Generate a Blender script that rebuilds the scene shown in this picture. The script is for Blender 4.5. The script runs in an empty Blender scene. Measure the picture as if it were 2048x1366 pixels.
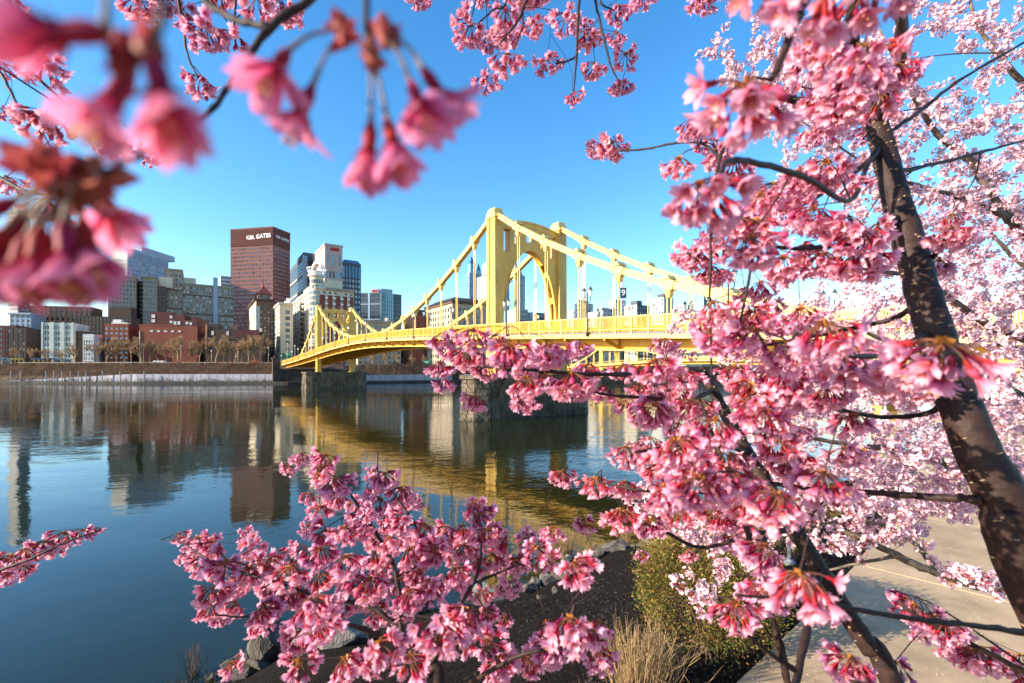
import bpy, bmesh, math, random
import numpy as np
from mathutils import Vector, Matrix
from mathutils.geometry import delaunay_2d_cdt

random.seed(11)
rng = np.random.default_rng(11)
scene = bpy.context.scene
COL = scene.collection

# ------------------------------------------------------------------ camera, sky, sun
CAM_H = 7.5            # metres above the river
F_PX = 932.0           # focal length in pixels of the 2048 px wide photograph
HOR = 739.6            # row of the horizon
cam_d = bpy.data.cameras.new("camera")
cam_d.sensor_width = 36.0
cam_d.lens = 36.0 * F_PX / 2048.0
cam_d.shift_y = (HOR - 683.0) / 2048.0
cam_d.clip_start = 0.01
cam_d.clip_end = 6000.0
cam_d.dof.use_dof = True
cam_d.dof.focus_distance = 3.8
cam_d.dof.aperture_fstop = 4.7
cam = bpy.data.objects.new("camera", cam_d)
cam.location = (0, 0, CAM_H)
cam.rotation_euler = (math.radians(90), 0, 0)
COL.objects.link(cam)
scene.camera = cam

SUN_EL = math.radians(19.5)
TO_SUN = Vector((-0.95, -0.31, 0)).normalized()
world = bpy.data.worlds.new("World")
scene.world = world
world.use_nodes = True
wn = world.node_tree.nodes
wl = world.node_tree.links
wn.clear()
sky = wn.new("ShaderNodeTexSky")
sky.sky_type = 'NISHITA'
sky.sun_disc = False
sky.sun_elevation = SUN_EL
sky.sun_rotation = math.atan2(TO_SUN.x, TO_SUN.y)
sky.altitude = 0
sky.air_density = 1.0
sky.dust_density = 0.3
sky.ozone_density = 2.0
hsv = wn.new("ShaderNodeHueSaturation")
hsv.inputs["Saturation"].default_value = 1.34
bg = wn.new("ShaderNodeBackground")
bg.inputs["Strength"].default_value = 0.136
wo = wn.new("ShaderNodeOutputWorld")
wl.new(sky.outputs[0], hsv.inputs["Color"])
wl.new(hsv.outputs[0], bg.inputs["Color"])
wl.new(bg.outputs[0], wo.inputs["Surface"])

sun_d = bpy.data.lights.new("sun", 'SUN')
sun_d.energy = 4.5
sun_d.angle = math.radians(0.5)
sun_d.color = (1.0, 0.88, 0.70)
sun = bpy.data.objects.new("sun", sun_d)
sd = Vector((TO_SUN.x * math.cos(SUN_EL), TO_SUN.y * math.cos(SUN_EL), math.sin(SUN_EL)))
sun.rotation_euler = sd.to_track_quat('Z', 'Y').to_euler()
sun.location = sd * 300
COL.objects.link(sun)

scene.view_settings.view_transform = 'Standard'
scene.view_settings.look = 'None'
scene.view_settings.exposure = 1.4
scene.view_settings.gamma = 1.0
scene.view_settings.use_curve_mapping = False
scene.render.engine = 'CYCLES'
scene.cycles.use_denoising = True
scene.cycles.max_bounces = 7
scene.cycles.diffuse_bounces = 3
scene.cycles.glossy_bounces = 3
scene.cycles.transmission_bounces = 4
scene.cycles.caustics_reflective = True      # sunlight thrown up by the river
scene.cycles.blur_glossy = 1.0
scene.cycles.sample_clamp_indirect = 6.0
scene.cycles.caustics_refractive = False

ORD = "first second third fourth fifth sixth seventh eighth ninth tenth eleventh twelfth thirteenth fourteenth fifteenth sixteenth".split()
# ------------------------------------------------------------------ helpers
def at(px, py, y):
    """Point of the place that stands y metres ahead on the ray of a photograph pixel."""
    return Vector(((px - 1024.0) / F_PX * y, y, CAM_H - (py - HOR) / F_PX * y))

def lerp(a, b, t):
    return a + (b - a) * t

def srgb(r, g, b):
    f = lambda c: ((c / 255.0) / 12.92) if c / 255.0 <= 0.04045 else ((c / 255.0 + 0.055) / 1.055) ** 2.4
    return (f(r), f(g), f(b))

def mat(name, color, rough=0.65, spec=0.3, metal=0.0, noise=None, bump=None, color2=None, coord='Object'):
    """noise = (scale, amount) or (scale, amount, stretch xyz); bump = (scale, strength, distance)"""
    m = bpy.data.materials.new(name)
    m.use_nodes = True
    nt = m.node_tree
    b = nt.nodes["Principled BSDF"]
    b.inputs["Base Color"].default_value = (*color, 1)
    b.inputs["Roughness"].default_value = rough
    b.inputs["Specular IOR Level"].default_value = spec
    b.inputs["Metallic"].default_value = metal
    if noise or bump:
        tc = nt.nodes.new("ShaderNodeTexCoord")
    if noise:
        mp = nt.nodes.new("ShaderNodeMapping")
        if len(noise) > 2:
            mp.inputs["Scale"].default_value = noise[2]
        nt.links.new(tc.outputs[coord], mp.inputs[0])
        n = nt.nodes.new("ShaderNodeTexNoise")
        n.inputs["Scale"].default_value = noise[0]
        n.inputs["Detail"].default_value = 6
        n.inputs["Roughness"].default_value = 0.65
        nt.links.new(mp.outputs[0], n.inputs["Vector"])
        r = nt.nodes.new("ShaderNodeValToRGB")
        r.color_ramp.elements[0].position = 0.3
        r.color_ramp.elements[1].position = 0.72
        a = noise[1]
        c1 = [max(0, c * (1 - a)) for c in color]
        c2 = color2 if color2 else [min(0.95, c * (1 + a)) for c in color]
        r.color_ramp.elements[0].color = (*c1, 1)
        r.color_ramp.elements[1].color = (*c2, 1)
        nt.links.new(n.outputs["Fac"], r.inputs[0])
        nt.links.new(r.outputs[0], b.inputs["Base Color"])
    if bump:
        n2 = nt.nodes.new("ShaderNodeTexNoise")
        n2.inputs["Scale"].default_value = bump[0]
        n2.inputs["Detail"].default_value = 5
        nt.links.new(tc.outputs[coord], n2.inputs["Vector"])
        bp = nt.nodes.new("ShaderNodeBump")
        bp.inputs["Strength"].default_value = bump[1]
        bp.inputs["Distance"].default_value = bump[2]
        nt.links.new(n2.outputs["Fac"], bp.inputs["Height"])
        nt.links.new(bp.outputs[0], b.inputs["Normal"])
    return m

def tag(o, label=None, cat=None, group=None, kind=None):
    if label: o["label"] = label
    if cat: o["category"] = cat
    if group: o["group"] = group
    if kind: o["kind"] = kind
    return o

def empty(name, loc, rz=0.0):
    o = bpy.data.objects.new(name, None)
    o.empty_display_size = 0.2
    o.location = loc
    o.rotation_euler = (0, 0, rz)
    COL.objects.link(o)
    return o

def link(name, me, parent=None, loc=None, rot=None, scale=None, kind=None):
    o = bpy.data.objects.new(name, me)
    if parent is not None: o.parent = parent
    if loc is not None: o.location = loc
    if rot is not None: o.rotation_euler = rot
    if scale is not None: o.scale = scale if hasattr(scale, '__len__') else (scale,) * 3
    if kind: o["kind"] = kind
    COL.objects.link(o)
    return o

def copy_tree(o, parent=None, skip=()):
    c = o.copy()
    COL.objects.link(c)
    c.parent = parent
    for ch in list(o.children):
        if ch.name.split('.')[0] in skip: continue
        copy_tree(ch, c, skip)
    return c

def rotz(v, a):
    c, s = math.cos(a), math.sin(a)
    return Vector((v[0] * c - v[1] * s, v[0] * s + v[1] * c, v[2]))

class MB:
    """collects polygons into ONE mesh"""
    def __init__(s):
        s.v = []; s.f = []; s.m = []; s.sm = []
    def poly(s, pts, m=0, smooth=False):
        i = len(s.v)
        s.v.extend([tuple(p) for p in pts])
        s.f.append(list(range(i, i + len(pts)))); s.m.append(m); s.sm.append(smooth)
    def hexa(s, p, m=0):
        """p: 8 points, bottom ring 0-3, top ring 4-7"""
        i = len(s.v)
        s.v.extend([tuple(q) for q in p])
        for f in ((3, 2, 1, 0), (4, 5, 6, 7), (0, 1, 5, 4), (1, 2, 6, 5), (2, 3, 7, 6), (3, 0, 4, 7)):
            s.f.append([i + k for k in f]); s.m.append(m); s.sm.append(False)
    def box(s, x0, x1, y0, y1, z0, z1, m=0):
        s.hexa([(x0, y0, z0), (x1, y0, z0), (x1, y1, z0), (x0, y1, z0), (x0, y0, z1), (x1, y0, z1), (x1, y1, z1), (x0, y1, z1)], m)
    def obox(s, o, a, b, la0, la1, lb0, lb1, z0, z1, m=0):
        """box on oblique horizontal axes a, b from origin o (2-D)"""
        P = lambda la, lb, z: (o[0] + a[0] * la + b[0] * lb, o[1] + a[1] * la + b[1] * lb, z)
        s.hexa([P(la0, lb0, z0), P(la1, lb0, z0), P(la1, lb1, z0), P(la0, lb1, z0),
                P(la0, lb0, z1), P(la1, lb0, z1), P(la1, lb1, z1), P(la0, lb1, z1)], m)
    def bar(s, p, q, w, h, m=0, up=Vector((0, 0, 1))):
        p = Vector(p); q = Vector(q)
        d = (q - p).normalized()
        sd_ = d.cross(up)
        if sd_.length < 1e-4: sd_ = Vector((1, 0, 0))
        sd_.normalize(); u = sd_.cross(d).normalized()
        a = sd_ * (w / 2); b = u * (h / 2)
        s.hexa([p - a - b, p + a - b, q + a - b, q - a - b, p - a + b, p + a + b, q + a + b, q - a + b], m)
    def tube(s, pts, rad, sides=6, m=0, smooth=True, cap=True):
        V, F = tube_arr(pts, rad, sides)
        i = len(s.v)
        s.v.extend(map(tuple, V))
        for f in F:
            s.f.append([i + k for k in f]); s.m.append(m); s.sm.append(smooth)
        if cap:
            n = len(pts)
            s.f.append([i + k for k in range(sides)][::-1]); s.m.append(m); s.sm.append(False)
            s.f.append([i + (n - 1) * sides + k for k in range(sides)]); s.m.append(m); s.sm.append(False)
    def mesh(s, name, mats):
        me = bpy.data.meshes.new(name)
        me.from_pydata(s.v, [], s.f)
        for k in (mats if isinstance(mats, (list, tuple)) else [mats]):
            me.materials.append(k)
        me.polygons.foreach_set("material_index", s.m)
        me.polygons.foreach_set("use_smooth", s.sm)
        me.update()
        return me
    def build(s, name, mats, parent=None, loc=None, kind=None):
        return link(name, s.mesh(name, mats), parent, loc, kind=kind)

def tube_arr(pts, rad, sides=6):
    P = [Vector(p) for p in pts]
    n = len(P)
    if not hasattr(rad, '__len__'): rad = [rad] * n
    V = np.zeros((n * sides, 3)); F = []
    t = (P[1] - P[0]).normalized()
    ref = Vector((0, 0, 1)) if abs(t.z) < 0.9 else Vector((1, 0, 0))
    a = t.cross(ref).normalized()
    for i in range(n):
        if i < n - 1: tn = (P[i + 1] - P[i])
        else: tn = (P[i] - P[i - 1])
        if 0 < i < n - 1: tn = (P[i + 1] - P[i - 1])
        if tn.length > 1e-9: t = tn.normalized()
        a = (a - t * a.dot(t))
        a = a.normalized() if a.length > 1e-6 else t.orthogonal().normalized()
        b = t.cross(a)
        for k in range(sides):
            an = 2 * math.pi * k / sides
            q = P[i] + (a * math.cos(an) + b * math.sin(an)) * rad[i]
            V[i * sides + k] = q
    for i in range(n - 1):
        for k in range(sides):
            k2 = (k + 1) % sides
            F.append((i * sides + k, i * sides + k2, (i + 1) * sides + k2, (i + 1) * sides + k))
    return V, F

def smooth_path(ctrl, per=6):
    """Catmull-Rom through control tuples (x, y, z, r)"""
    C = np.array(ctrl, float)
    if len(C) < 3:
        return np.array([lerp(C[0], C[-1], t) for t in np.linspace(0, 1, per + 1)])
    C = np.vstack([2 * C[0] - C[1], C, 2 * C[-1] - C[-2]])
    out = []
    for i in range(1, len(C) - 2):
        p0, p1, p2, p3 = C[i - 1], C[i], C[i + 1], C[i + 2]
        for t in np.linspace(0, 1, per, endpoint=False):
            out.append(0.5 * ((2 * p1) + (-p0 + p2) * t + (2 * p0 - 5 * p1 + 4 * p2 - p3) * t * t + (-p0 + 3 * p1 - 3 * p2 + p3) * t ** 3))
    out.append(C[-2])
    out = np.array(out)
    out[:, 3] = np.maximum(out[:, 3], 0.0006)
    return out

# triangle templates: dict of arrays, combined with numpy and turned into one mesh
class TM:
    def __init__(s, V, F, M=None, G=None, R=None):
        s.V = np.asarray(V, float).reshape(-1, 3); s.F = np.asarray(F, int).reshape(-1, 3)
        s.M = np.zeros(len(s.F), int) if M is None else np.broadcast_to(np.asarray(M, int), (len(s.F),)).copy()
        s.G = np.zeros(len(s.V)) if G is None else np.asarray(G, float)
        s.R = np.zeros(len(s.V)) if R is None else np.asarray(R, float)
    def xf(s, R3=None, t=None, sc=1.0, rnd=None):
        V = s.V * sc
        if R3 is not None: V = V @ np.asarray(R3).T
        if t is not None: V = V + np.asarray(t)
        return TM(V, s.F, s.M, s.G, s.R if rnd is None else np.full(len(V), rnd))
    @staticmethod
    def join(L):
        off = np.cumsum([0] + [len(t.V) for t in L[:-1]])
        return TM(np.vstack([t.V for t in L]), np.vstack([t.F + o for t, o in zip(L, off)]),
                  np.concatenate([t.M for t in L]), np.concatenate([t.G for t in L]), np.concatenate([t.R for t in L]))
    def mesh(s, name, mats, smooth=True):
        me = bpy.data.meshes.new(name)
        nf = len(s.F)
        me.vertices.add(len(s.V)); me.vertices.foreach_set("co", s.V.astype(np.float32).ravel())
        me.loops.add(nf * 3); me.loops.foreach_set("vertex_index", s.F.astype(np.int32).ravel())
        me.polygons.add(nf); me.polygons.foreach_set("loop_start", np.arange(0, nf * 3, 3, dtype=np.int32))
        for k in (mats if isinstance(mats, (list, tuple)) else [mats]): me.materials.append(k)
        me.polygons.foreach_set("material_index", s.M.astype(np.int32))
        me.polygons.foreach_set("use_smooth", np.full(nf, smooth))
        a = me.attributes.new("grad", 'FLOAT', 'POINT'); a.data.foreach_set("value", s.G.astype(np.float32))
        a = me.attributes.new("vary", 'FLOAT', 'POINT'); a.data.foreach_set("value", s.R.astype(np.float32))
        me.update(calc_edges=True)
        return me

def tube_tm(pts, rad, sides=4, m=0, g=0.0):
    V, F = tube_arr(pts, rad, sides)
    T = []
    for q in F: T += [(q[0], q[1], q[2]), (q[0], q[2], q[3])]
    return TM(V, T, m, np.full(len(V), g))

def frame_from(axis, roll=0.0):
    """3x3 with columns x, y, axis"""
    z = Vector(axis).normalized()
    x = z.orthogonal().normalized()
    y = z.cross(x)
    c, s = math.cos(roll), math.sin(roll)
    X = x * c + y * s; Y = z.cross(X)
    return np.array([[X.x, Y.x, z.x], [X.y, Y.y, z.y], [X.z, Y.z, z.z]])

def extrude_poly(mb, outer, holes, plane, d0, d1, m=0):
    """plate with holes; plane(a, b, d) -> point"""
    verts = []; edges = []; faces = []
    for loop in [outer] + holes:
        i = len(verts); n = len(loop)
        verts += [Vector(p) for p in loop]
        edges += [(i + k, i + (k + 1) % n) for k in range(n)]
    r = delaunay_2d_cdt(verts, edges, [list(range(len(outer)))] + [], 0, 1e-5)
    vo, fo = r[0], r[2]
    def inside(p, loop):
        c = False; n = len(loop)
        for k in range(n):
            a = loop[k]; b = loop[(k + 1) % n]
            if (a[1] > p[1]) != (b[1] > p[1]) and p[0] < (b[0] - a[0]) * (p[1] - a[1]) / (b[1] - a[1]) + a[0]: c = not c
        return c
    for f in fo:
        cx = sum(vo[k].x for k in f) / len(f); cy = sum(vo[k].y for k in f) / len(f)
        if not inside((cx, cy), outer) or any(inside((cx, cy), h) for h in holes): continue
        mb.poly([plane(vo[k].x, vo[k].y, d0) for k in f], m)
        mb.poly([plane(vo[k].x, vo[k].y, d1) for k in f][::-1], m)
    for loop in [outer] + holes:
        n = len(loop)
        for k in range(n):
            a = loop[k]; b = loop[(k + 1) % n]
            mb.poly([plane(*a, d0), plane(*b, d0), plane(*b, d1), plane(*a, d1)], m)

def text_mesh(body, size, depth, m, name):
    cu = bpy.data.curves.new(name, 'FONT')
    cu.body = body; cu.size = size; cu.extrude = depth; cu.offset = size * 0.004
    cu.align_x = 'CENTER'; cu.align_y = 'CENTER'
    o = bpy.data.objects.new("tmp", cu); COL.objects.link(o)
    dg = bpy.context.evaluated_depsgraph_get()
    me = bpy.data.meshes.new_from_object(o.evaluated_get(dg))
    bpy.data.objects.remove(o); bpy.data.curves.remove(cu)
    me.name = name
    me.materials.clear(); me.materials.append(m)
    return me
# ------------------------------------------------------------------ materials of the setting
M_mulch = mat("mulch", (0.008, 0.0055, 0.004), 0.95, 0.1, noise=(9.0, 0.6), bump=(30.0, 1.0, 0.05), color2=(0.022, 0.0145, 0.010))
M_conc = mat("path_concrete", (0.44, 0.315, 0.19), 0.85, 0.2, noise=(1.7, 0.30), bump=(160.0, 0.55, 0.004))
M_joint = mat("joint_dirt", (0.05, 0.04, 0.03), 0.95)
M_yel = mat("bridge_paint", (0.74, 0.37, 0.028), 0.42, 0.4, noise=(0.6, 0.24, (1, 1, 0.35)))  # deep gold tone of the one bridge paint, river-reflected light put in
M_yelt = mat("tower_paint", (0.70, 0.42, 0.085), 0.42, 0.4, noise=(0.6, 0.26, (1, 1, 0.3)))
M_yel_lit = mat("bridge_paint_sunlit", (0.83, 0.54, 0.15), 0.40, 0.45, noise=(0.8, 0.10))  # paler copy of the bridge paint, sunlight put into the colour
M_deck = mat("bridge_deck", (0.16, 0.15, 0.14), 0.85)
M_stone = mat("pier_stone", (0.105, 0.078, 0.056), 0.9, 0.2, noise=(0.55, 0.6), bump=(4.0, 0.8, 0.08), color2=(0.25, 0.195, 0.14))
M_stone_core = mat("pier_mortar", (0.09, 0.075, 0.06), 0.95)
M_darkstone = mat("abutment_stone", (0.075, 0.06, 0.052), 0.95, 0.2, noise=(0.4, 0.5), bump=(3.0, 0.6, 0.1))
M_iron = mat("lamp_iron", (0.035, 0.032, 0.03), 0.5, 0.5)
M_glasslamp = mat("lamp_glass", (0.75, 0.72, 0.62), 0.25, 0.5)
M_signgreen = mat("banner_green", (0.012, 0.05, 0.055), 0.7)
M_white = mat("white_paint", (0.8, 0.8, 0.8), 0.5)

# ------------------------------------------------------------------ river
def water_material():
    m = bpy.data.materials.new("river_water"); m.use_nodes = True
    nt = m.node_tree; b = nt.nodes["Principled BSDF"]; L = nt.links
    b.inputs["Base Color"].default_value = (0.013, 0.018, 0.006, 1)
    b.inputs["Roughness"].default_value = 0.035
    b.inputs["IOR"].default_value = 1.42
    b.inputs["Specular IOR Level"].default_value = 0.5
    tc = nt.nodes.new("ShaderNodeTexCoord")
    def noise(scale, detail, stretch, rz, dist=0.0):
        mp = nt.nodes.new("ShaderNodeMapping"); mp.inputs["Scale"].default_value = stretch
        mp.inputs["Rotation"].default_value = (0, 0, rz)
        L.new(tc.outputs["Object"], mp.inputs[0])
        n = nt.nodes.new("ShaderNodeTexNoise"); n.inputs["Scale"].default_value = scale
        n.inputs["Detail"].default_value = detail; n.inputs["Distortion"].default_value = dist
        L.new(mp.outputs[0], n.inputs["Vector"]); return n.outputs["Fac"]
    def math_(op, a, c=None):
        n = nt.nodes.new("ShaderNodeMath"); n.operation = op
        for i, q in enumerate((a, c)):
            if q is None: continue
            if isinstance(q, (int, float)): n.inputs[i].default_value = q
            else: L.new(q, n.inputs[i])
        return n.outputs[0]
    fine = noise(2.6, 3, (0.55, 1.0, 1), -0.55, 0.6)
    mid = noise(0.55, 2, (0.5, 1.0, 1), -0.4, 0.3)
    swell = noise(0.10, 2, (0.45, 1.0, 1), -0.2)
    patch = noise(0.022, 3, (0.35, 1.0, 1), 0.0)
    r = nt.nodes.new("ShaderNodeMapRange")
    r.inputs["From Min"].default_value = 0.42; r.inputs["From Max"].default_value = 0.62
    r.inputs["To Min"].default_value = 0.28; r.inputs["To Max"].default_value = 1.75
    L.new(patch, r.inputs["Value"])
    h = math_('MULTIPLY', fine, 0.0125)
    h = math_('ADD', h, math_('MULTIPLY', mid, 0.036))
    h = math_('MULTIPLY', h, r.outputs[0])
    h = math_('ADD', h, math_('MULTIPLY', swell, 0.075))
    bp = nt.nodes.new("ShaderNodeBump"); bp.inputs["Strength"].default_value = 1.0
    bp.inputs["Distance"].default_value = 1.0
    L.new(h, bp.inputs["Height"]); L.new(bp.outputs[0], b.inputs["Normal"])
    return m
mb = MB()
mb.poly([(-2500, -60, 0), (2500, -60, 0), (2500, 420, 0), (-2500, 420, 0)])
river = mb.build("river_water", water_material())
tag(river, kind="structure")

# ------------------------------------------------------------------ near bank: s metres inland from the waterline, t along it
SH0 = np.array([-6.4, 11.8]); SHD = np.array([0.8305, 0.5565]); SHN = np.array([0.5565, -0.8305])
def st(x, y):
    d = np.array([x, y]) - SH0
    return d @ SHN, d @ SHD
def xy(s, t):
    p = SH0 + SHD * t + SHN * s
    return p[0], p[1]
def wob(t):
    return 0.45 * math.sin(t * 0.7) + 0.25 * math.sin(t * 1.9 + 1.0)
def g_h(s, t=0.0):
    s2 = s + wob(t) * max(0.0, min(1.0, (7 - s) / 6))
    z = np.interp(s2, [-8, -1.5, 0, 1.2, 3.3, 6.0, 8.6, 10.6, 11.6, 60], [-4, -0.9, 0.02, 0.55, 1.64, 2.85, 4.0, 4.8, 4.985, 4.985])
    return float(z)
def ground_z(x, y):
    s, t = st(x, y)
    return g_h(s, t)
S = np.concatenate([np.linspace(-8, -2, 5), np.linspace(-1.6, 12, 62), [14, 18, 26, 40, 70, 160]])
T_ = np.concatenate([[-500, -200, -90, -50], np.linspace(-30, 45, 200), [60, 90, 160, 400]])
V = []; Fc = []
for i, s in enumerate(S):
    for j, t in enumerate(T_):
        x, y = xy(s, t)
        n = (rng.normal() * 0.022 + 0.05 * math.sin(t * 2.1 + s * 1.7) * math.sin(s * 2.3 - t)) if 0 < s < 10.4 else 0
        V.append((x, y, g_h(s, t) + n))
nT = len(T_)
for i in range(len(S) - 1):
    for j in range(nT - 1):
        Fc.append((i * nT + j, (i + 1) * nT + j, (i + 1) * nT + j + 1, i * nT + j + 1))
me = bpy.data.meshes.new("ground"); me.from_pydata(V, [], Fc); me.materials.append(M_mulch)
me.polygons.foreach_set("use_smooth", [True] * len(Fc)); me.update()
ground = tag(link("ground", me), kind="structure")

# bark chips on the mulch bed, too many to count
chips = MB()
for _ in range(9000):
    y = 2.6 + 13 * rng.random() ** 1.6; x = (rng.random() * 0.95 - 0.1) * y
    s, t = st(x, y)
    if not (2.6 < s < 11.2): continue
    z = ground_z(x, y) + 0.006
    a = rng.random() * 6.28; l = rng.uniform(0.012, 0.035); w = l * rng.uniform(0.2, 0.5)
    d = Vector((math.cos(a), math.sin(a), rng.normal() * 0.35)).normalized() * l
    e = Vector((-math.sin(a), math.cos(a), rng.normal() * 0.4)).normalized() * w
    c = Vector((x, y, z + 0.008))
    chips.poly([c - d - e, c + d - e, c + d + e, c - d + e], int(rng.integers(0, 2)))
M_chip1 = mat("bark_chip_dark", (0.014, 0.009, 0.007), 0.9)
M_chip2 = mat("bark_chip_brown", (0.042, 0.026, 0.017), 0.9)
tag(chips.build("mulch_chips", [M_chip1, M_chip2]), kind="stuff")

# concrete river walk, slab by slab
edge = [(-9, -4.6), (-5, -1.9), (-1.5, 0.95), (1.88, 3.77), (4.17, 5.74), (6.0, 7.5), (9.0, 10.5), (13.0, 14.6), (19, 20.6), (28, 29), (40, 40)]
ep = smooth_path([(x, y, 0, 1) for x, y in edge], 10)[:, :2]
dl = np.concatenate([[0], np.cumsum(np.linalg.norm(np.diff(ep, axis=0), axis=1))])
def edge_pt(d):
    p = np.array([np.interp(d, dl, ep[:, 0]), np.interp(d, dl, ep[:, 1])])
    q = np.array([np.interp(d + 0.05, dl, ep[:, 0]), np.interp(d + 0.05, dl, ep[:, 1])])
    tn = (q - p) / np.linalg.norm(q - p)
    return p, np.array([tn[1], -tn[0]])
path = tag(empty("path", (0, 0, 0)), kind="structure")
mbp = MB()
d = 0.0; W_PATH = 3.1; L_SLAB = 1.55
while d < dl[-1] - 2:
    p, n = edge_pt(d); q, n2 = edge_pt(d + L_SLAB)
    a, b_, c, e = p + n * 0.02, p + n * W_PATH, q + n2 * W_PATH, q + n2 * 0.02
    mbp.poly([(*a, 4.989), (*b_, 4.989), (*c, 4.989), (*e, 4.989)])
    for lo, hi in ((0.0, 1.545), (1.555, W_PATH)):
        tn = (q - p) / np.linalg.norm(q - p) * 0.005
        P = [p + n * lo + tn, p + n * hi + tn, q + n2 * hi - tn, q + n2 * lo - tn]
        zt = 5.03 + rng.normal() * 0.0025
        sl = MB(); sl.hexa([(*k, 4.93) for k in P] + [(*k, zt) for k in P])
        sl.build("paving_slab", M_conc, path)
    d += L_SLAB
mbp.build("path_bed", M_joint, path)

# ------------------------------------------------------------------ far bank
M_bank = mat("bank_earth", (0.07, 0.05, 0.035), 0.95, 0.1, noise=(0.25, 0.6), bump=(1.5, 0.8, 0.3), color2=(0.15, 0.10, 0.07))
M_quay = mat("quay_stone", (0.055, 0.05, 0.045), 0.9, 0.2, noise=(0.3, 0.5))
M_wallc = mat("pale_concrete", (0.37, 0.35, 0.38), 0.85, 0.2, noise=(0.35, 0.22, (1, 1, 0.5)))
M_city = mat("city_ground", (0.10, 0.09, 0.085), 0.9)
BK = [(-900, 300), (-420, 262), (-285, 252), (-195, 243), (-118, 246), (-70, 268), (0, 312), (80, 352), (240, 440), (700, 700)]
def bank_pt(k):
    """k metres along the bank line"""
    a = np.array(BK, float); l = np.concatenate([[0], np.cumsum(np.linalg.norm(np.diff(a, axis=0), axis=1))])
    return np.array([np.interp(k, l, a[:, 0]), np.interp(k, l, a[:, 1])])
BKL = float(np.sum(np.linalg.norm(np.diff(np.array(BK, float), axis=0), axis=1)))
prof = [(-2, -2.0), (0, -1.0), (0.15, 1.15), (5.2, 1.25), (5.3, 1.26), (9.0, 5.0), (15.0, 9.6), (18.0, 10.6), (60, 10.8), (900, 11.2)]
V = []; Fc = []; mi = []
ks = np.arange(0, BKL, 4.0)
for i, k in enumerate(ks):
    p = bank_pt(k); q = bank_pt(k + 1.0)
    tn = (q - p) / (np.linalg.norm(q - p) + 1e-9); n = np.array([-tn[1], tn[0]])
    n = n * 0.5 + np.array([-0.25, 0.9]) * 0.5
    for o, z in prof:
        e = rng.normal() * 0.25 if 9.5 < o < 18 else 0
        V.append((p[0] + n[0] * o, p[1] + n[1] * o, z + e))
nP = len(prof)
for i in range(len(ks) - 1):
    for j in range(nP - 1):
        Fc.append((i * nP + j, (i + 1) * nP + j, (i + 1) * nP + j + 1, i * nP + j + 1))
        mi.append(1 if j < 4 else (0 if j < 7 else 2))
me = bpy.data.meshes.new("far_bank"); me.from_pydata(V, [], Fc)
for k in (M_bank, M_quay, M_city): me.materials.append(k)
me.polygons.foreach_set("material_index", mi); me.update()
tag(link("far_bank", me), kind="structure")

def on_bank(px, off, z=0.0):
    """bank point seen at photograph column px, off metres behind the waterline"""
    best = None
    for k in np.arange(300, BKL - 200, 1.0):
        p = bank_pt(k)
        e = abs(p[0] / p[1] * F_PX + 1024 - px)
        if best is None or e < best[0]: best = (e, k)
    k = best[1]; p = bank_pt(k); q = bank_pt(k + 1.0)
    tn = (q - p) / np.linalg.norm(q - p); n = np.array([-tn[1], tn[0]]) * 0.5 + np.array([-0.25, 0.9]) * 0.5
    r = p + n * off
    # slide along the column so the point keeps its photograph column
    x = (px - 1024) / F_PX * r[1]
    return Vector((x, r[1], z)), Vector((tn[0], tn[1], 0))

def bank_wall(px0, px1, name, label, off, z0f, z1f, m, pw, group=None):
    root = None; px = px0
    p0, _ = on_bank(px0, off)
    root = tag(empty(name, (p0.x, p0.y, 0)), label, "retaining wall")
    while px < px1:
        a, _ = on_bank(px, off); b_, _ = on_bank(min(px + pw, px1), off)
        d_ = (b_ - a); n = Vector((-d_.y, d_.x, 0)).normalized()
        g = d_.normalized() * 0.12
        z0a, z1a = z0f(px), z1f(px); z0b, z1b = z0f(px + pw), z1f(px + pw)
        if z1a - z0a > 0.15:
            o = Vector((p0.x, p0.y, 0)); s = MB()
            P = [a + g - o, b_ - g - o, b_ - g + n * 0.6 - o, a + g + n * 0.6 - o]
            s.hexa([P[0] + Vector((0, 0, z0a)), P[1] + Vector((0, 0, z0b)), P[2] + Vector((0, 0, z0b)), P[3] + Vector((0, 0, z0a)),
                    P[0] + Vector((0, 0, z1a)), P[1] + Vector((0, 0, z1b)), P[2] + Vector((0, 0, z1b)), P[3] + Vector((0, 0, z1a))])
            s.build("panel", m, root)
        px += pw
    return root
bank_wall(2, 548, "retaining_wall", "long pale concrete wall of panels above the quay, left of the bridge end", 5.3,
          lambda p: 1.2, lambda p: 1.3 + min(1, max(0, (p - 10) / 250.0)) * 3.9, M_wallc, 16.0)
bank_wall(732, 905, "retaining_wall", "pale concrete wall panels on the bank right of the far stone pier", 5.3,
          lambda p: 1.2, lambda p: 4.6, M_wallc, 13.0)

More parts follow.
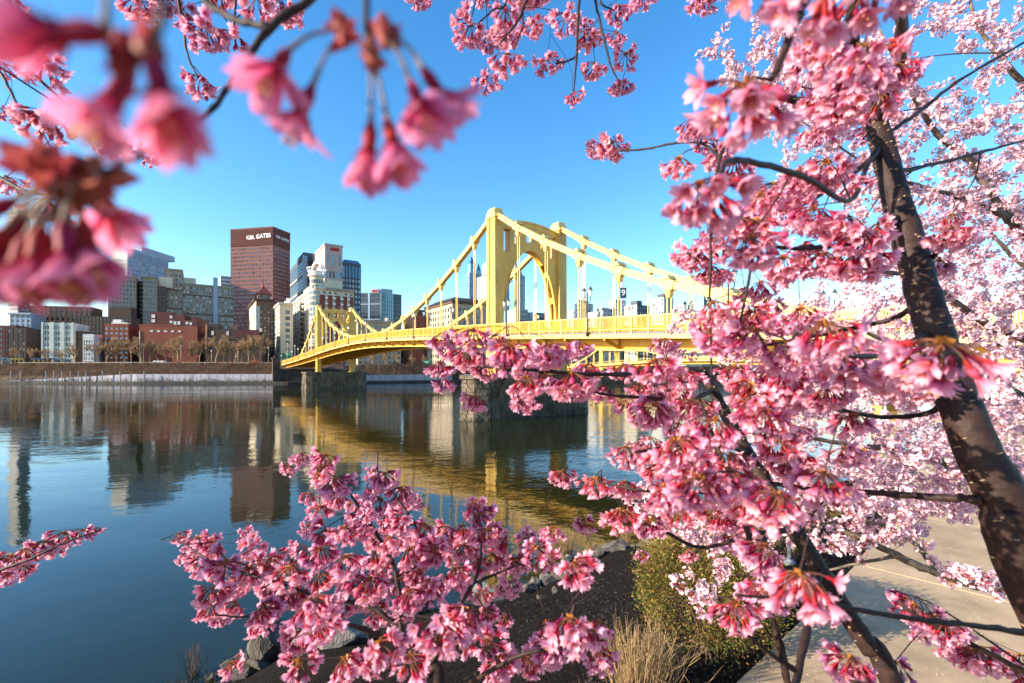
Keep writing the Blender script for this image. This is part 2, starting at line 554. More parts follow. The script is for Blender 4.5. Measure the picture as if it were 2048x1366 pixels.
# railing along the top of the far bank
root = None
M_rail = mat("bank_rail", (0.30, 0.25, 0.19), 0.7)
M_post_blue = mat("steel_post", (0.16, 0.20, 0.25), 0.6)
p0, _ = on_bank(0, 18.0)
rl = tag(empty("bank_fence", (p0.x, p0.y, 0)), "low tan railing along the top of the far river bank", "fence")
prev = None
for px in np.arange(-10, 560, 21.0):
    p, _ = on_bank(px, 17.6)
    q = p - Vector((p0.x, p0.y, 0))
    s = MB(); s.box(q.x - 0.28, q.x + 0.28, q.y - 0.2, q.y + 0.2, 10.2, 11.9); s.build("fence_post", M_rail, rl)
    if prev is not None:
        s = MB()
        s.bar(prev + Vector((0, 0, 11.6)), q + Vector((0, 0, 11.6)), 0.2, 0.4)
        s.build("fence_rail", M_rail, rl)
    prev = q
for kp, px in enumerate((22, 41, 92, 108, 124, 141, 157, 172, 205, 240, 288)):
    p, _ = on_bank(px, 3.0, 1.2)
    r = tag(empty("wharf_post", p), "blue grey steel post on the dark quay, %s from the left" % ORD[kp], "post", "steel posts along the quay")
    s = MB(); s.box(-0.16, 0.16, -0.16, 0.16, 0, 5.6); s.build("post", M_post_blue, r)
    s = MB(); s.box(-0.30, 0.30, -0.30, 0.30, 0, 0.25); s.build("base_plate", M_post_blue, r)

# ------------------------------------------------------------------ suspension bridge
UO = np.array([-2.67, 73.3]); UD = np.array([-0.5565, 0.8305]); VD = np.array([0.8305, 0.5565])
BRZ = math.atan2(UD[1], UD[0])
def B(u, v, w): return Vector((u, -v, w))
def b_world(u, v, w):
    p = UO + UD * u + VD * v
    return Vector((p[0], p[1], w))
_uu = [-80, -60, -40, -20, 0, 20, 42, 66, 90, 109, 136, 165, 190, 222]
_ww = [9.4, 10.9, 12.4, 13.5, 14.5, 15.5, 16.4, 17.0, 16.7, 16.1, 14.9, 13.7, 12.8, 11.9]
_sm = smooth_path([(a, 0, b_, 1) for a, b_ in zip(_uu, _ww)], 8)
def rt(u): return float(np.interp(u, _sm[:, 0], _sm[:, 2]))
PAN = 6.55
U0, U1 = -65.5, 216.0
br = tag(empty("suspension_bridge", (UO[0], UO[1], 0), BRZ), "yellow self anchored suspension bridge with two arched towers crossing the river on stone piers", "bridge")

def sweep(us, v0, v1, lo, hi, m=0, mb=None):
    """rectangular section v0..v1 by rt+lo..rt+hi, swept along the bridge"""
    mb = mb or MB()
    for a, b_ in zip(us[:-1], us[1:]):
        ra, rb = rt(a), rt(b_)
        mb.hexa([B(a, v1, ra + lo), B(b_, v1, rb + lo), B(b_, v0, rb + lo), B(a, v0, ra + lo),
                 B(a, v1, ra + hi), B(b_, v1, rb + hi), B(b_, v0, rb + hi), B(a, v0, ra + hi)], m)
    return mb
US = list(np.arange(U0, U1 + 0.1, PAN / 2))
VW = 12.8
for side in (0, 1):
    sv = lambda v: v if side == 0 else VW - v      # mirror to the downstream edge
    def sw(v0, v1, lo, hi, name, m, us=US):
        a, b_ = sv(v0), sv(v1)
        sweep(us, min(a, b_), max(a, b_), lo, hi).build(name, m, br)
    sw(-0.10, 0.10, -3.42, -1.0, "girder_web", M_yel)
    sw(-0.34, 0.34, -3.56, -3.42, "girder_flange", M_yel_lit)
    sw(-0.30, 0.30, -1.0, -0.88, "girder_flange", M_yel_lit)
    sw(-2.55, -2.42, -2.30, -1.86, "fascia", M_yel_lit)
    sw(-2.42, -0.36, -1.95, -1.60, "sidewalk", M_deck)
    sw(-2.49, -2.39, -0.12, 0.0, "handrail", M_yel_lit)
    sw(-2.48, -2.40, -1.42, -1.34, "handrail", M_yel_lit)
    # railing: posts and balusters
    k = 0
    for u in np.arange(U0 + 0.5, U1 - 0.5, PAN / 3):
        r = rt(u); v = sv(-2.44); s = MB()
        s.hexa([B(u - .09, v + .08, r - 1.86), B(u + .09, v + .08, r - 1.86), B(u + .09, v - .08, r - 1.86), B(u - .09, v - .08, r - 1.86),
                B(u - .09, v + .08, r + .04), B(u + .09, v + .08, r + .04), B(u + .09, v - .08, r + .04), B(u - .09, v - .08, r + .04)])
        s.build("railing_post", M_yel_lit, br)
    s = MB()
    for u in np.arange(U0 + 0.5, U1 - 0.5, 0.155):
        r = rt(u); v = sv(-2.44)
        s.hexa([B(u - .035, v + .02, r - 1.35), B(u + .035, v + .02, r - 1.35), B(u + .035, v - .02, r - 1.35), B(u - .035, v - .02, r - 1.35),
                B(u - .035, v + .02, r - .11), B(u + .035, v + .02, r - .11), B(u + .035, v - .02, r - .11), B(u - .035, v - .02, r - .11)])
    s.build("baluster", M_yel, br, kind="stuff")
    # brackets under the walk and stiffeners on the web
    for u in np.arange(U0, U1, PAN):
        r = rt(u); s = MB()
        s.bar(B(u, sv(-0.12), r - 3.3), B(u, sv(-2.35), r - 2.36), 0.30, 0.30)
        s.bar(B(u, sv(-0.16), r - 3.4), B(u, sv(-0.16), r - 1.97), 0.24, 0.2)
        s.bar(B(u, sv(-0.27), r - 2.14), B(u, sv(-2.41), r - 2.14), 0.26, 0.3)
        s.build("bracket", M_yel, br)
sweep(US, 0.4, VW - 0.4, -1.75, -1.45).build("deck_slab", M_yel, br)  # slab coloured gold to stand for light thrown up under the deck
sweep(US, 0.5, VW - 0.5, -1.446, -1.40).build("road_surface", M_deck, br)
for u in np.arange(U0, U1, PAN / 2):
    r = rt(u); s = MB()
    s.hexa([B(u - .15, VW - .12, r - 3.2), B(u + .15, VW - .12, r - 3.2), B(u + .15, .12, r - 3.2), B(u - .15, .12, r - 3.2),
            B(u - .15, VW - .12, r - 1.76), B(u + .15, VW - .12, r - 1.76), B(u + .15, .12, r - 1.76), B(u - .15, .12, r - 1.76)])
    s.build("floor_beam", M_yel, br)
for v in (2.6, 5.1, 7.7, 10.2):
    sweep(US, v - 0.12, v + 0.12, -2.4, -1.755).build("stringer", M_yel, br)

# towers
def make_tower(u0):
    tw = empty("tower", B(u0, 0, 0)); tw.parent = br
    base = 6.6
    for v in (0.0, VW):
        s = MB()
        def frus(ua, ub, va, vb, z0, z1, ta, tb):
            s.hexa([B(ua * ta, v + vb, z0), B(ub * ta, v + vb, z0), B(ub * ta, v + va, z0), B(ua * ta, v + va, z0),
                    B(ua * tb, v + vb, z1), B(ub * tb, v + vb, z1), B(ub * tb, v + va, z1), B(ua * tb, v + va, z1)])
        frus(-1.40, 1.40, -0.62, 0.62, base, 31.3, 1.0, 0.83)
        frus(-1.46, -0.62, -0.80, 0.80, base, 31.3, 1.0, 0.83)
        frus(0.62, 1.46, -0.80, 0.80, base, 31.3, 1.0, 0.83)
        frus(-0.34, 0.34, -0.74, 0.74, base, 31.3, 1.0, 0.83)
        s.box(-1.8, 1.8, -v - 1.0, -v + 1.0, base - 0.5, base + 0.25)
        for zz in np.arange(base + 2.2, 31.0, 2.35):      # plate seams
            t_ = lerp(1.0, .83, (zz - base) / (31.3 - base)) * 1.46 + .012
            s.box(-t_, t_, -v - .812, -v + .812, zz, zz + .07)
        s.build("leg", M_yelt, tw)
        s = MB()   # rounded saddle housing
        prof_ = [(-1.32, 31.3)] + [(-1.32 * math.cos(a), 31.3 + 1.35 * math.sin(a)) for a in np.linspace(0.15, math.pi - 0.15, 11)] + [(1.32, 31.3)]
        n = len(prof_)
        s.poly([B(u, v - 0.86, w) for u, w in prof_]); s.poly([B(u, v + 0.86, w) for u, w in prof_][::-1])
        for k in range(n):
            a = prof_[k]; b_ = prof_[(k + 1) % n]
            s.poly([B(a[0], v - .86, a[1]), B(b_[0], v - .86, b_[1]), B(b_[0], v + .86, b_[1]), B(a[0], v + .86, a[1])][::-1])
        s.box(-1.45, 1.45, -v - 0.95, -v + 0.95, 31.18, 31.42)
        s.box(-0.75, 0.75, -v - 0.92, -v + 0.5, 32.2, 32.78)
        s.build("saddle_cap", M_yel_lit, tw)
    # portal: two plates with windows, arch soffit and crown
    zb = rt(u0) - 1.5
    c = VW / 2
    crown = [(v, 30.75 + 0.85 * (1 - ((v - c) / 5.7) ** 2)) for v in np.linspace(VW - 0.78, 0.78, 17)]
    el = [(c + 5.42 * math.cos(a), 13.6 + (27.0 - 13.6) * math.sin(a)) for a in np.linspace(0, math.pi, 41)]
    outer = [(0.78, zb)] + crown[::-1] + [(VW - 0.78, zb), (c + 5.42, zb)] + el + [(c - 5.42, zb)]
    wins = []
    for vc, hw, z0, z1 in ((1.75, .60, 26.3, 29.85), (VW - 1.75, .60, 26.3, 29.85), (3.75, .55, 27.7, 29.95), (VW - 3.75, .55, 27.7, 29.95), (c, .85, 28.25, 30.05)):
        wins.append([(vc - hw, z0), (vc + hw, z0), (vc + hw, z1), (vc - hw, z1)])
    for ud in (-0.68, 0.68):
        s = MB()
        extrude_poly(s, outer, wins, lambda a, b_, d_: B(d_, a, b_), ud - 0.06, ud + 0.06)
        # cornice and panel lines stand proud of the plate
        o_ = 0.06 * (1 if ud > 0 else -1)
        for a, b_ in zip(crown[:-1], crown[1:]):
            s.bar(B(ud + o_ * 1.5, a[0], a[1] - 0.12), B(ud + o_ * 1.5, b_[0], b_[1] - 0.12), 0.16, 0.26)
            s.bar(B(ud + o_ * 1.2, a[0], a[1] - 0.95), B(ud + o_ * 1.2, b_[0], b_[1] - 0.95), 0.1, 0.07)
        for v in (2.75, 4.7, c + 1.75, VW - 2.75):
            s.bar(B(ud + o_ * 1.2, v, 27.2), B(ud + o_ * 1.2, v, 30.2), 0.06, 0.1)
        for a, b_ in zip(el[:-1], el[1:]):
            s.bar(B(ud, a[0], a[1]), B(ud, b_[0], b_[1]), 0.34, 0.14)
        s.build("portal_plate", M_yelt, tw)
    s = MB()
    for a, b_ in zip(crown[:-1], crown[1:]):
        s.hexa([B(-.78, a[0], a[1] - .1), B(.78, a[0], a[1] - .1), B(.78, b_[0], b_[1] - .1), B(-.78, b_[0], b_[1] - .1),
                B(-.78, a[0], a[1] + .06), B(.78, a[0], a[1] + .06), B(.78, b_[0], b_[1] + .06), B(-.78, b_[0], b_[1] + .06)])
    s.build("crown_cover", M_yel_lit, tw)
    # soffit with oval openings: ladder of battens; closed over the top
    s = MB()
    for k in range(len(el) - 1):
        a, b_ = el[k], el[k + 1]
        top = 13 <= k <= 26
        batten = (k % 5 == 0)
        cuts = [(-0.62, 0.62)] if (top or batten) else [(-0.62, -0.40), (0.40, 0.62)]
        for x0, x1 in cuts:
            nx = (a[0] - c) * 0.02; 
            s.hexa([B(x0, a[0], a[1]), B(x1, a[0], a[1]), B(x1, b_[0], b_[1]), B(x0, b_[0], b_[1]),
                    B(x0, a[0] + nx, a[1] + .1), B(x1, a[0] + nx, a[1] + .1), B(x1, b_[0] + nx, b_[1] + .1), B(x0, b_[0] + nx, b_[1] + .1)])
    s.build("arch_soffit", M_yelt, tw)
    s = MB()
    for w_ in wins:
        (x0, z0), _, (x1, z1), _ = w_
        t = 0.07
        for q in ((x0 - t, x0, z0 - t, z1 + t), (x1, x1 + t, z0 - t, z1 + t), (x0, x1, z0 - t, z0), (x0, x1, z1, z1 + t)):
            s.box(-0.61, 0.61, -q[1], -q[0], q[2], q[3])
    s.build("window_reveal", M_yelt, tw)
make_tower(0.0); make_tower(131.0)

# eyebar chains, caps and hangers
def chain_w(u):
    if 0 <= u <= 131: return 16.4 + 0.00367 * (65.5 - u) ** 2
    d_ = -u if u < 0 else u - 131
    return 32.1 - 0.62 * d_ + 0.0039 * d_ * d_
nodes = [0.0] + [6.55 * k for k in range(1, 20)] + [131.0]
side_n = [0.0] + [-6.55 * k for k in range(1, 9)]
cap_proto = None
for v in (0.0, VW):
    for seq in (nodes, side_n, [131 - q for q in side_n]):
        for a, b_ in zip(seq[:-1], seq[1:]):
            s = MB()
            dv = 0.23
            for o_ in (-dv, dv):
                s.bar(B(a, v + o_, chain_w(a)), B(b_, v + o_, chain_w(b_)), 0.30, 0.70)
            s.build("chain_link", M_yel_lit, br)
            u = b_
            if u in (0.0, 131.0): continue
            w = chain_w(u)
            if w < rt(u) - 1.2: continue
            sl = (chain_w(u + .5) - chain_w(u - .5))
            s = MB()
            s.bar(B(u - 0.75, v, w - 0.75 * sl), B(u + 0.75, v, w + 0.75 * sl), 0.98, 0.92)
            s.hexa([B(u - .5, v + .66, w + .42), B(u + .5, v + .66, w + .42), B(u + .5, v - .66, w + .42), B(u - .5, v - .66, w + .42),
                    B(u - .12, v + .62, w + .86), B(u + .12, v + .62, w + .86), B(u + .12, v - .62, w + .86), B(u - .12, v - .62, w + .86)])
            s.tube([B(u, v, w - 0.45), B(u, v, w - 1.05), B(u, v, w - 1.35)], [0.52, 0.40, 0.30], 8, smooth=False)
            s.build("pin_cap", M_yel_lit, br)
            for du in (-0.24, 0.24):
                s = MB()
                if w - 1.2 > rt(u) - 1.3:
                    s.tube([B(u + du, v, rt(u) - 1.0), B(u + du, v, w - 1.1)], [0.075, 0.075], 6, cap=False)
                    s.build("hanger", M_yel_lit, br)

# masonry piers
def make_pier(u0, label=None):
    pr = empty("pier", B(u0, 0, 0)); pr.parent = br
    def outline(g):
        a = 2.55 + g; v0, v1 = -2.6 - g, 17.2 + g
        o_ = [(a, v1 - 1.2), (a * .5, v1 + .9), (-a * .5, v1 + .9), (-a, v1 - 1.2), (-a, v0), (-a * .72, v0 - 2.0 ), (0, v0 - 3.1 - g), (a * .72, v0 - 2.0), (a, v0)]
        return o_
    core = MB()
    o_ = outline(0.30)
    zt = 6.1
    o2 = outline(0.02)
    n = len(o_)
    core.poly([B(u, v, zt) for u, v in o2])
    for k in range(n):
        a, b_ = o_[k], o_[(k + 1) % n]; c_, d_ = o2[(k + 1) % n], o2[k]
        core.poly([B(*a, -2), B(*b_, -2), B(*c_, zt), B(*d_, zt)])
    core.build("core", M_stone_core, pr)
    s = MB(); nc = 11; hc = (zt + 1.0) / nc
    for c in range(nc):
        z0 = -1.0 + c * hc; z1 = z0 + hc - 0.05
        ol = outline(0.30 - 0.28 * (z0 + 2) / (zt + 2))
        for k in range(n):
            a = np.array(ol[k]); b_ = np.array(ol[(k + 1) % n]); L = np.linalg.norm(b_ - a); t = (b_ - a) / L
            nr = np.array([t[1], -t[0]])
            if nr @ (a - np.array([0, 7.0])) < 0: nr = -nr
            x = -rng.random() * 0.8 if c % 2 else 0.0
            while x < L - 0.05:
                l = rng.uniform(1.0, 1.75); x0 = max(0, x); x1 = min(L, x + l - 0.05)
                if x1 - x0 > 0.12:
                    pd = rng.uniform(0.02, 0.20)
                    q = [a + t * x0 - nr * .1, a + t * x1 - nr * .1, a + t * (x1 - .05) + nr * pd, a + t * (x0 + .05) + nr * pd]
                    s.hexa([B(*k_, z0) for k_ in q] + [B(*k_, z1) for k_ in q])
                x += l
    s.build("stone_block", M_stone, pr, kind="stuff")
    s = MB(); ol = outline(0.30)
    s.poly([B(u, v, zt + .62) for u, v in ol]); s.poly([B(u, v, zt) for u, v in ol][::-1])
    for k in range(n):
        a, b_ = ol[k], ol[(k + 1) % n]; s.poly([B(*a, zt), B(*b_, zt), B(*b_, zt + .62), B(*a, zt + .62)])
    s.build("coping", M_stone, pr)
make_pier(0.0); make_pier(131.0)

# stone abutment and end pylons at the city end, plain abutment on the near bank
ab = tag(empty("bridge_abutment", b_world(217, 0, 0)), "dark stone abutment holding up the city end of the yellow bridge", "abutment")
ab.rotation_euler.z = BRZ
s = MB(); s.box(-2.5, 8, -18.5, 5.0, -1, 7.9); s.build("wall", M_darkstone, ab)
for v in (-4.6, 16.6):
    s = MB(); s.box(-2.9, 1.2, -v - 1.7, -v + 1.7, -1.0, 13.2); s.box(-3.3, 1.6, -v - 2.1, -v + 2.1, 13.2, 13.9); s.box(-2.2, .5, -v - 1.0, -v + 1.0, 13.9, 15.0)
    s.build("pylon", M_darkstone, ab)
ab2 = tag(empty("bridge_abutment", b_world(-66, 0, 0)), "stone abutment of the bridge on the near bank behind the blossom", "abutment")
ab2.rotation_euler.z = BRZ
s = MB(); s.box(-6, 0.3, -17, 4, 2, 7.0); s.build("wall", M_darkstone, ab2)

# the next bridge downstream: the same structure, seen small under this one
br2 = copy_tree(br, None, skip=("baluster", "railing_post", "bracket", "hanger", "stringer"))
br2.location = (UO[0] + VD[0] * 153, UO[1] + VD[1] * 153, -3.2)
br2["label"] = "second pale yellow bridge farther downstream, seen under the main bridge deck"
# its posts and hangers are too small to pick apart: one part
s = MB()
for v in (0.0, VW):
    for u in nodes[1:-1] + side_n[1:] + [131 - q for q in side_n[1:]]:
        if chain_w(u) - 1.2 > rt(u) - 1.3:
            for du in (-.24, .24): s.bar(B(u + du, v, rt(u) - 1), B(u + du, v, chain_w(u) - 1.1), .15, .15)
    vv = -2.44 if v == 0 else VW + 2.44
    for u in np.arange(U0 + .5, U1 - .5, PAN / 3): s.bar(B(u, vv, rt(u) - 1.86), B(u, vv, rt(u)), .16, .16)
s.build("hanger", M_yel_lit, br2, kind="stuff")

# street lamps on the bridge walks
def make_lamp(loc, rz):
    r = empty("bridge_lamp", loc, rz)
    s = MB(); s.tube([(0, 0, 0), (0, 0, .5), (0, 0, .6), (0, 0, 4.6), (0, 0, 4.9)], [.20, .17, .10, .075, .05], 8); s.build("pole", M_iron, r)
    s = MB()
    for sg in (-1, 1):
        s.tube([(0, 0, 3.7), (sg * .32, 0, 3.75), (sg * .50, 0, 3.95), (sg * .52, 0, 4.35)], [.05, .05, .05, .06], 6)
    s.bar((-.55, 0, 4.32), (.55, 0, 4.32), .05, .05)
    s.build("arm", M_iron, r)
    for sg in (-1, 1):
        s = MB(); s.tube([(sg * .52, 0, 4.35), (sg * .52, 0, 4.5), (sg * .52, 0, 5.05)], [.08, .15, .22], 8, smooth=False)
        ln = s.build("lantern", M_glasslamp, r)
        s = MB(); s.tube([(sg * .52, 0, 5.05), (sg * .52, 0, 5.12), (sg * .52, 0, 5.32), (sg * .52, 0, 5.55)], [.26, .24, .12, .015], 8, smooth=False); s.build("lantern_cap", M_iron, ln)
    return r
lamp0 = None
for k, u in enumerate([-40.6, -23.9, -7.4, 9.7, 26.9, 43.3, 60, 76.5, 93, 110, 126, 143, 160, 176, 193, 210]):
    for v, txt in ((-2.7, "upstream"), (VW + 2.7, "downstream")):
        if txt == "downstream" and u > 60: continue
        loc = b_world(u, v, rt(u) - 2.05)
        if lamp0 is None: o = lamp0 = make_lamp(loc, BRZ)
        else:
            o = copy_tree(lamp0); o.location = loc
        lab_ = {(1, 1): "black twin lantern lamp on the bridge standing clear against the sky right of the tower", (2, 1): "black twin lantern lamp on the bridge before the near arch opening",
                (3, 1): "black twin lantern lamp on the bridge before the beige old building", (4, 1): "black twin lantern lamp on the bridge just left of the beige old building",
                (5, 1): "black twin lantern lamp on the bridge before the low stone block", (0, 1): "black twin lantern lamp on the bridge behind pink blossom at the right"}.get((k, int(txt == "upstream")),
                "black twin lantern lamp, %s along the %s bridge walk from the right" % (ORD[k], txt))
        tag(o, lab_, "street lamp", "lamps along the %s bridge walk" % txt)

# number banners hung on the hangers
M_banner_ink = mat("banner_ink", (0.75, 0.75, 0.72), 0.7)
nine = text_mesh("9", 0.95, 0.012, M_banner_ink, "lettering")
for u, w, lab in ((-26.2, 15.9, "green banner with a white 9 hanging in clear sky beside the bridge hangers"),
                  (-36.4, 13.85, "dark green number banner half hidden by pink blossom near the right chain"),
                  (27.0, 19.0, "dark number banner seen from behind in front of the beige old building")):
    r = tag(empty("banner", b_world(u + (0.85 if u > 0 else -0.62), -0.1, w), 0), lab, "banner")
    s = MB(); s.box(-.34, .34, -.03, .03, -.52, .52); s.build("cloth", M_signgreen, r)
    s = MB(); s.bar((-.6, 0, .56), (.4, 0, .56), .05, .05); s.bar((-.6, 0, -.56), (.4, 0, -.56), .05, .05); s.build("bracket", M_iron, r)
    t = link("lettering", nine, r, (0, -.045, 0), (math.radians(90), 0, 0))
# ------------------------------------------------------------------ city materials
def wallmat(name, c, a=0.16, rough=0.85): return mat(name, c, rough, 0.2, noise=(0.12, a, (1, 1, 0.5)))
def glassmat(name, c, rough=0.12, spec=0.6): return mat(name, c, rough, spec, noise=(0.08, 0.25))
G_dark = glassmat("glass_dark", (0.03, 0.035, 0.045)); G_mid = glassmat("glass_grey", (0.10, 0.13, 0.16)); G_blind = mat("window_blind", (0.55, 0.56, 0.55), 0.5, 0.4)
G_blue = glassmat("glass_blue", (0.06, 0.17, 0.28), 0.08, 0.8); G_blue2 = glassmat("glass_pale_blue", (0.16, 0.32, 0.42), 0.08, 0.8)
G_teal = glassmat("glass_teal", (0.10, 0.28, 0.30), 0.06, 0.9); G_black = glassmat("glass_black", (0.015, 0.02, 0.025), 0.1, 0.7)
G_lilac = mat("window_pinkish", (0.74, 0.66, 0.69), 0.4, 0.5)  # opaque pale panes, reflections in the red tower's windows painted in
W_red = wallmat("oxide_red_steel", (0.20, 0.092, 0.086), 0.1); W_redband = wallmat("oxide_dark_band", (0.10, 0.052, 0.052), 0.1)
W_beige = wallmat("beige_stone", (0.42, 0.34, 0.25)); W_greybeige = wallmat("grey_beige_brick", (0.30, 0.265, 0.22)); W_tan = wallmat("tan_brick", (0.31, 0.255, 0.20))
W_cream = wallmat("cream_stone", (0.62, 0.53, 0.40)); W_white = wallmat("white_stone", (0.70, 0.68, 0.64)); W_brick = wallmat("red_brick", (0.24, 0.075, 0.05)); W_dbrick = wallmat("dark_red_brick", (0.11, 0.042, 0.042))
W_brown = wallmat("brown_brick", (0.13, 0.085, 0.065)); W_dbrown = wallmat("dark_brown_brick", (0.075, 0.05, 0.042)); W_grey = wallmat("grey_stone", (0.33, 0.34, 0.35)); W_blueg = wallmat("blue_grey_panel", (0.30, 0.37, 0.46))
W_pink = wallmat("pink_granite", (0.44, 0.34, 0.31)); W_dblue = wallmat("dark_blue_grey", (0.09, 0.105, 0.13)); W_roofd = wallmat("dark_roof", (0.05, 0.045, 0.045)); W_roofr = wallmat("red_tile_roof", (0.30, 0.075, 0.055))
W_pale = wallmat("pale_green_white", (0.50, 0.52, 0.47)); W_orange = wallmat("orange_brick", (0.48, 0.20, 0.10)); M_redsign = mat("red_sign", (0.42, 0.02, 0.03), 0.5); M_green = mat("road_sign_green", (0.02, 0.16, 0.07), 0.6)
W_steel = mat("white_steel", (0.72, 0.73, 0.74), 0.5)
GRD = 9.8
G1 = ((-0.5565, 0.8305), (0.8305, 0.5565))     # (left going, right going) directions of the riverfront street grid
G2 = ((-0.98, 0.20), (0.20, 0.98))             # and of the grid behind it
def edge_len(C, d, px):
    k = (px - 1024) / F_PX
    den = d[0] - k * d[1]
    return (k * C[1] - C[0]) / den

class Bld:
    """one building: wall, window and roof pieces as parts under an Empty"""
    def __init__(s, name, label, xc, z, x0, x1, ytop, grid=G1, base=GRD, depth=None, cat="building"):
        s.C = np.array([(xc - 1024) / F_PX * z, z])
        s.dL, s.dR = np.array(grid[0]), np.array(grid[1])
        s.wL = abs(edge_len(s.C, s.dL, x0)) if x0 is not None else (depth or 25.0)
        s.wR = abs(edge_len(s.C, s.dR, x1)) if x1 is not None else (depth or 25.0)
        s.zt = CAM_H + (HOR - ytop) / F_PX * z; s.zb = base; s.z = z
        s.root = tag(empty(name, (s.C[0], s.C[1], 0)), label, cat)
    def h(s, y): return CAM_H + (HOR - y) / F_PX * s.z
    def P(s, l, r, z): return tuple(s.dL * l + s.dR * r) + (z,)
    def block(s, mb, l0, l1, r0, r1, z0, z1, m=0):
        mb.hexa([s.P(l0, r0, z0), s.P(l0, r1, z0), s.P(l1, r1, z0), s.P(l1, r0, z0), s.P(l0, r0, z1), s.P(l0, r1, z1), s.P(l1, r1, z1), s.P(l1, r0, z1)], m)
    def part(s, name, m, l0, l1, r0, r1, z0, z1):
        mb = MB(); s.block(mb, l0, l1, r0, r1, z0, z1); return mb.build(name, m, s.root)
    def shell(s, wall, panes, floors, bL, bR, pier=0.5, span=0.45, l0=0, l1=None, r0=0, r1=None, z0=None, z1=None, parapet=1.2, proud=0.4, cornice=0.0, single=False,
              mL=None, weights=None, bandm=None, bands=(), cornm=None, pend=1.0):
        """walls of piers and spandrels that stand proud of recessed window panes"""
        l1 = s.wL if l1 is None else l1; r1 = s.wR if r1 is None else r1; z0 = s.zb if z0 is None else z0; z1 = s.zt if z1 is None else z1
        mb = MB(); g = proud
        s.block(mb, l0 + g, l1, r0 + g, r1, z0, z1)
        fh = (z1 - z0 - parapet) / max(1, floors)
        pn = MB(); singles = []
        mats = [wall] + ([mL] if mL else [])
        for face, n, a0, a1 in (("R", bR, r0, r1), ("L", bL, l0, l1)):
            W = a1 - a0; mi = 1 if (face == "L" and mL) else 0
            def blk(a, b_, d0, d1, za, zb_, mi=mi):
                if face == "R": s.block(mb, l0 + d0, l0 + d1, a, b_, za, zb_, mi)
                else: s.block(mb, a, b_, r0 + d0, r0 + d1, za, zb_, mi)
            if n == 0:
                if face == "R": blk(a0, a1, 0.0, g + .05, z0, z1)
                else: blk(a0 + (0.0), a1, 0.0, g + .05, z0, z1)
                continue
            bw = W / n; pw = bw * pier
            for k in range(n + 1):
                c = a0 + k * bw; w_ = pw * (pend if k in (0, n) else 1.0)
                blk(max(a0, c - w_ / 2), min(a1, c + w_ / 2), 0.0, g + .02, z0, z1)
            for f in range(floors):
                zz = z0 + f * fh
                blk(a0 + 0.03, a1 - 0.03, 0.06, g + .01, zz, zz + fh * span)
            blk(a0 + 0.02, a1 - 0.02, 0.03, g + .015, z1 - parapet, z1 - 0.02)
            for f in range(floors):
                for k in range(n):
                    za, zb_ = z0 + f * fh + fh * span, z0 + (f + 1) * fh
                    aa, ab_ = a0 + k * bw + pw / 2, a0 + (k + 1) * bw - pw / 2
                    dd = g * 0.72
                    if face == "R": q = [s.P(l0 + dd, aa, za), s.P(l0 + dd, ab_, za), s.P(l0 + dd, ab_, zb_), s.P(l0 + dd, aa, zb_)]
                    else: q = [s.P(ab_, r0 + dd, za), s.P(aa, r0 + dd, za), s.P(aa, r0 + dd, zb_), s.P(ab_, r0 + dd, zb_)]
                    mi_ = int(rng.choice(len(panes), p=weights)) if weights else int(rng.integers(0, len(panes)))
                    if single:
                        t = MB(); off = np.array(s.dL if face == "R" else s.dR) * 0.08
                        t.hexa([q[0], q[1], tuple(np.array(q[1]) + (*off, 0)), tuple(np.array(q[0]) + (*off, 0)),
                                q[3], q[2], tuple(np.array(q[2]) + (*off, 0)), tuple(np.array(q[3]) + (*off, 0))])
                        t.build("window", panes[mi_], s.root)
                    else: pn.poly(q, mi_)
        if pn.f: pn.build("window", panes, s.root, kind="stuff")
        mb.build("wall", mats, s.root)
        if cornice:
            cm = MB(); s.block(cm, l0 - cornice, l1, r0 - cornice, r1 + cornice * .3, z1 - 0.9, z1 + 0.35); cm.build("cornice", cornm or wall, s.root)
        for zb_, hh, pr in bands:
            cm = MB(); s.block(cm, l0 - pr, l1, r0 - pr, r1, zb_, zb_ + hh); cm.build("ledge", bandm or wall, s.root)
    def prism_roof(s, m, l0, l1, r0, r1, z0, h, over=0.8, flat=0.15):
        mb = MB(); cl, cr = (l0 + l1) / 2, (r0 + r1) / 2
        a = [s.P(l0 - over, r0 - over, z0), s.P(l0 - over, r1 + over, z0), s.P(l1 + over, r1 + over, z0), s.P(l1 + over, r0 - over, z0)]
        fl, fr = (l1 - l0) * flat, (r1 - r0) * flat
        b_ = [s.P(cl - fl, cr - fr, z0 + h), s.P(cl - fl, cr + fr, z0 + h), s.P(cl + fl, cr + fr, z0 + h), s.P(cl + fl, cr - fr, z0 + h)]
        mb.hexa(a + b_); return mb.build("roof", m, s.root)
    def sign(s, face, body, size, a, z, m, proud=0.5):
        me = text_mesh(body, size, 0.15, m, "lettering")
        o = link("lettering", me, s.root)
        if face == "R":
            n = -s.dL; x = s.dR; p = s.dR * a + n * proud
        else:
            n = -s.dR; x = -s.dL; p = s.dL * a + n * proud
        M = Matrix(((x[0], 0, n[0], p[0]), (x[1], 0, n[1], p[1]), (0, 1, 0, z), (0, 0, 0, 1)))
        o.matrix_local = M
        return o

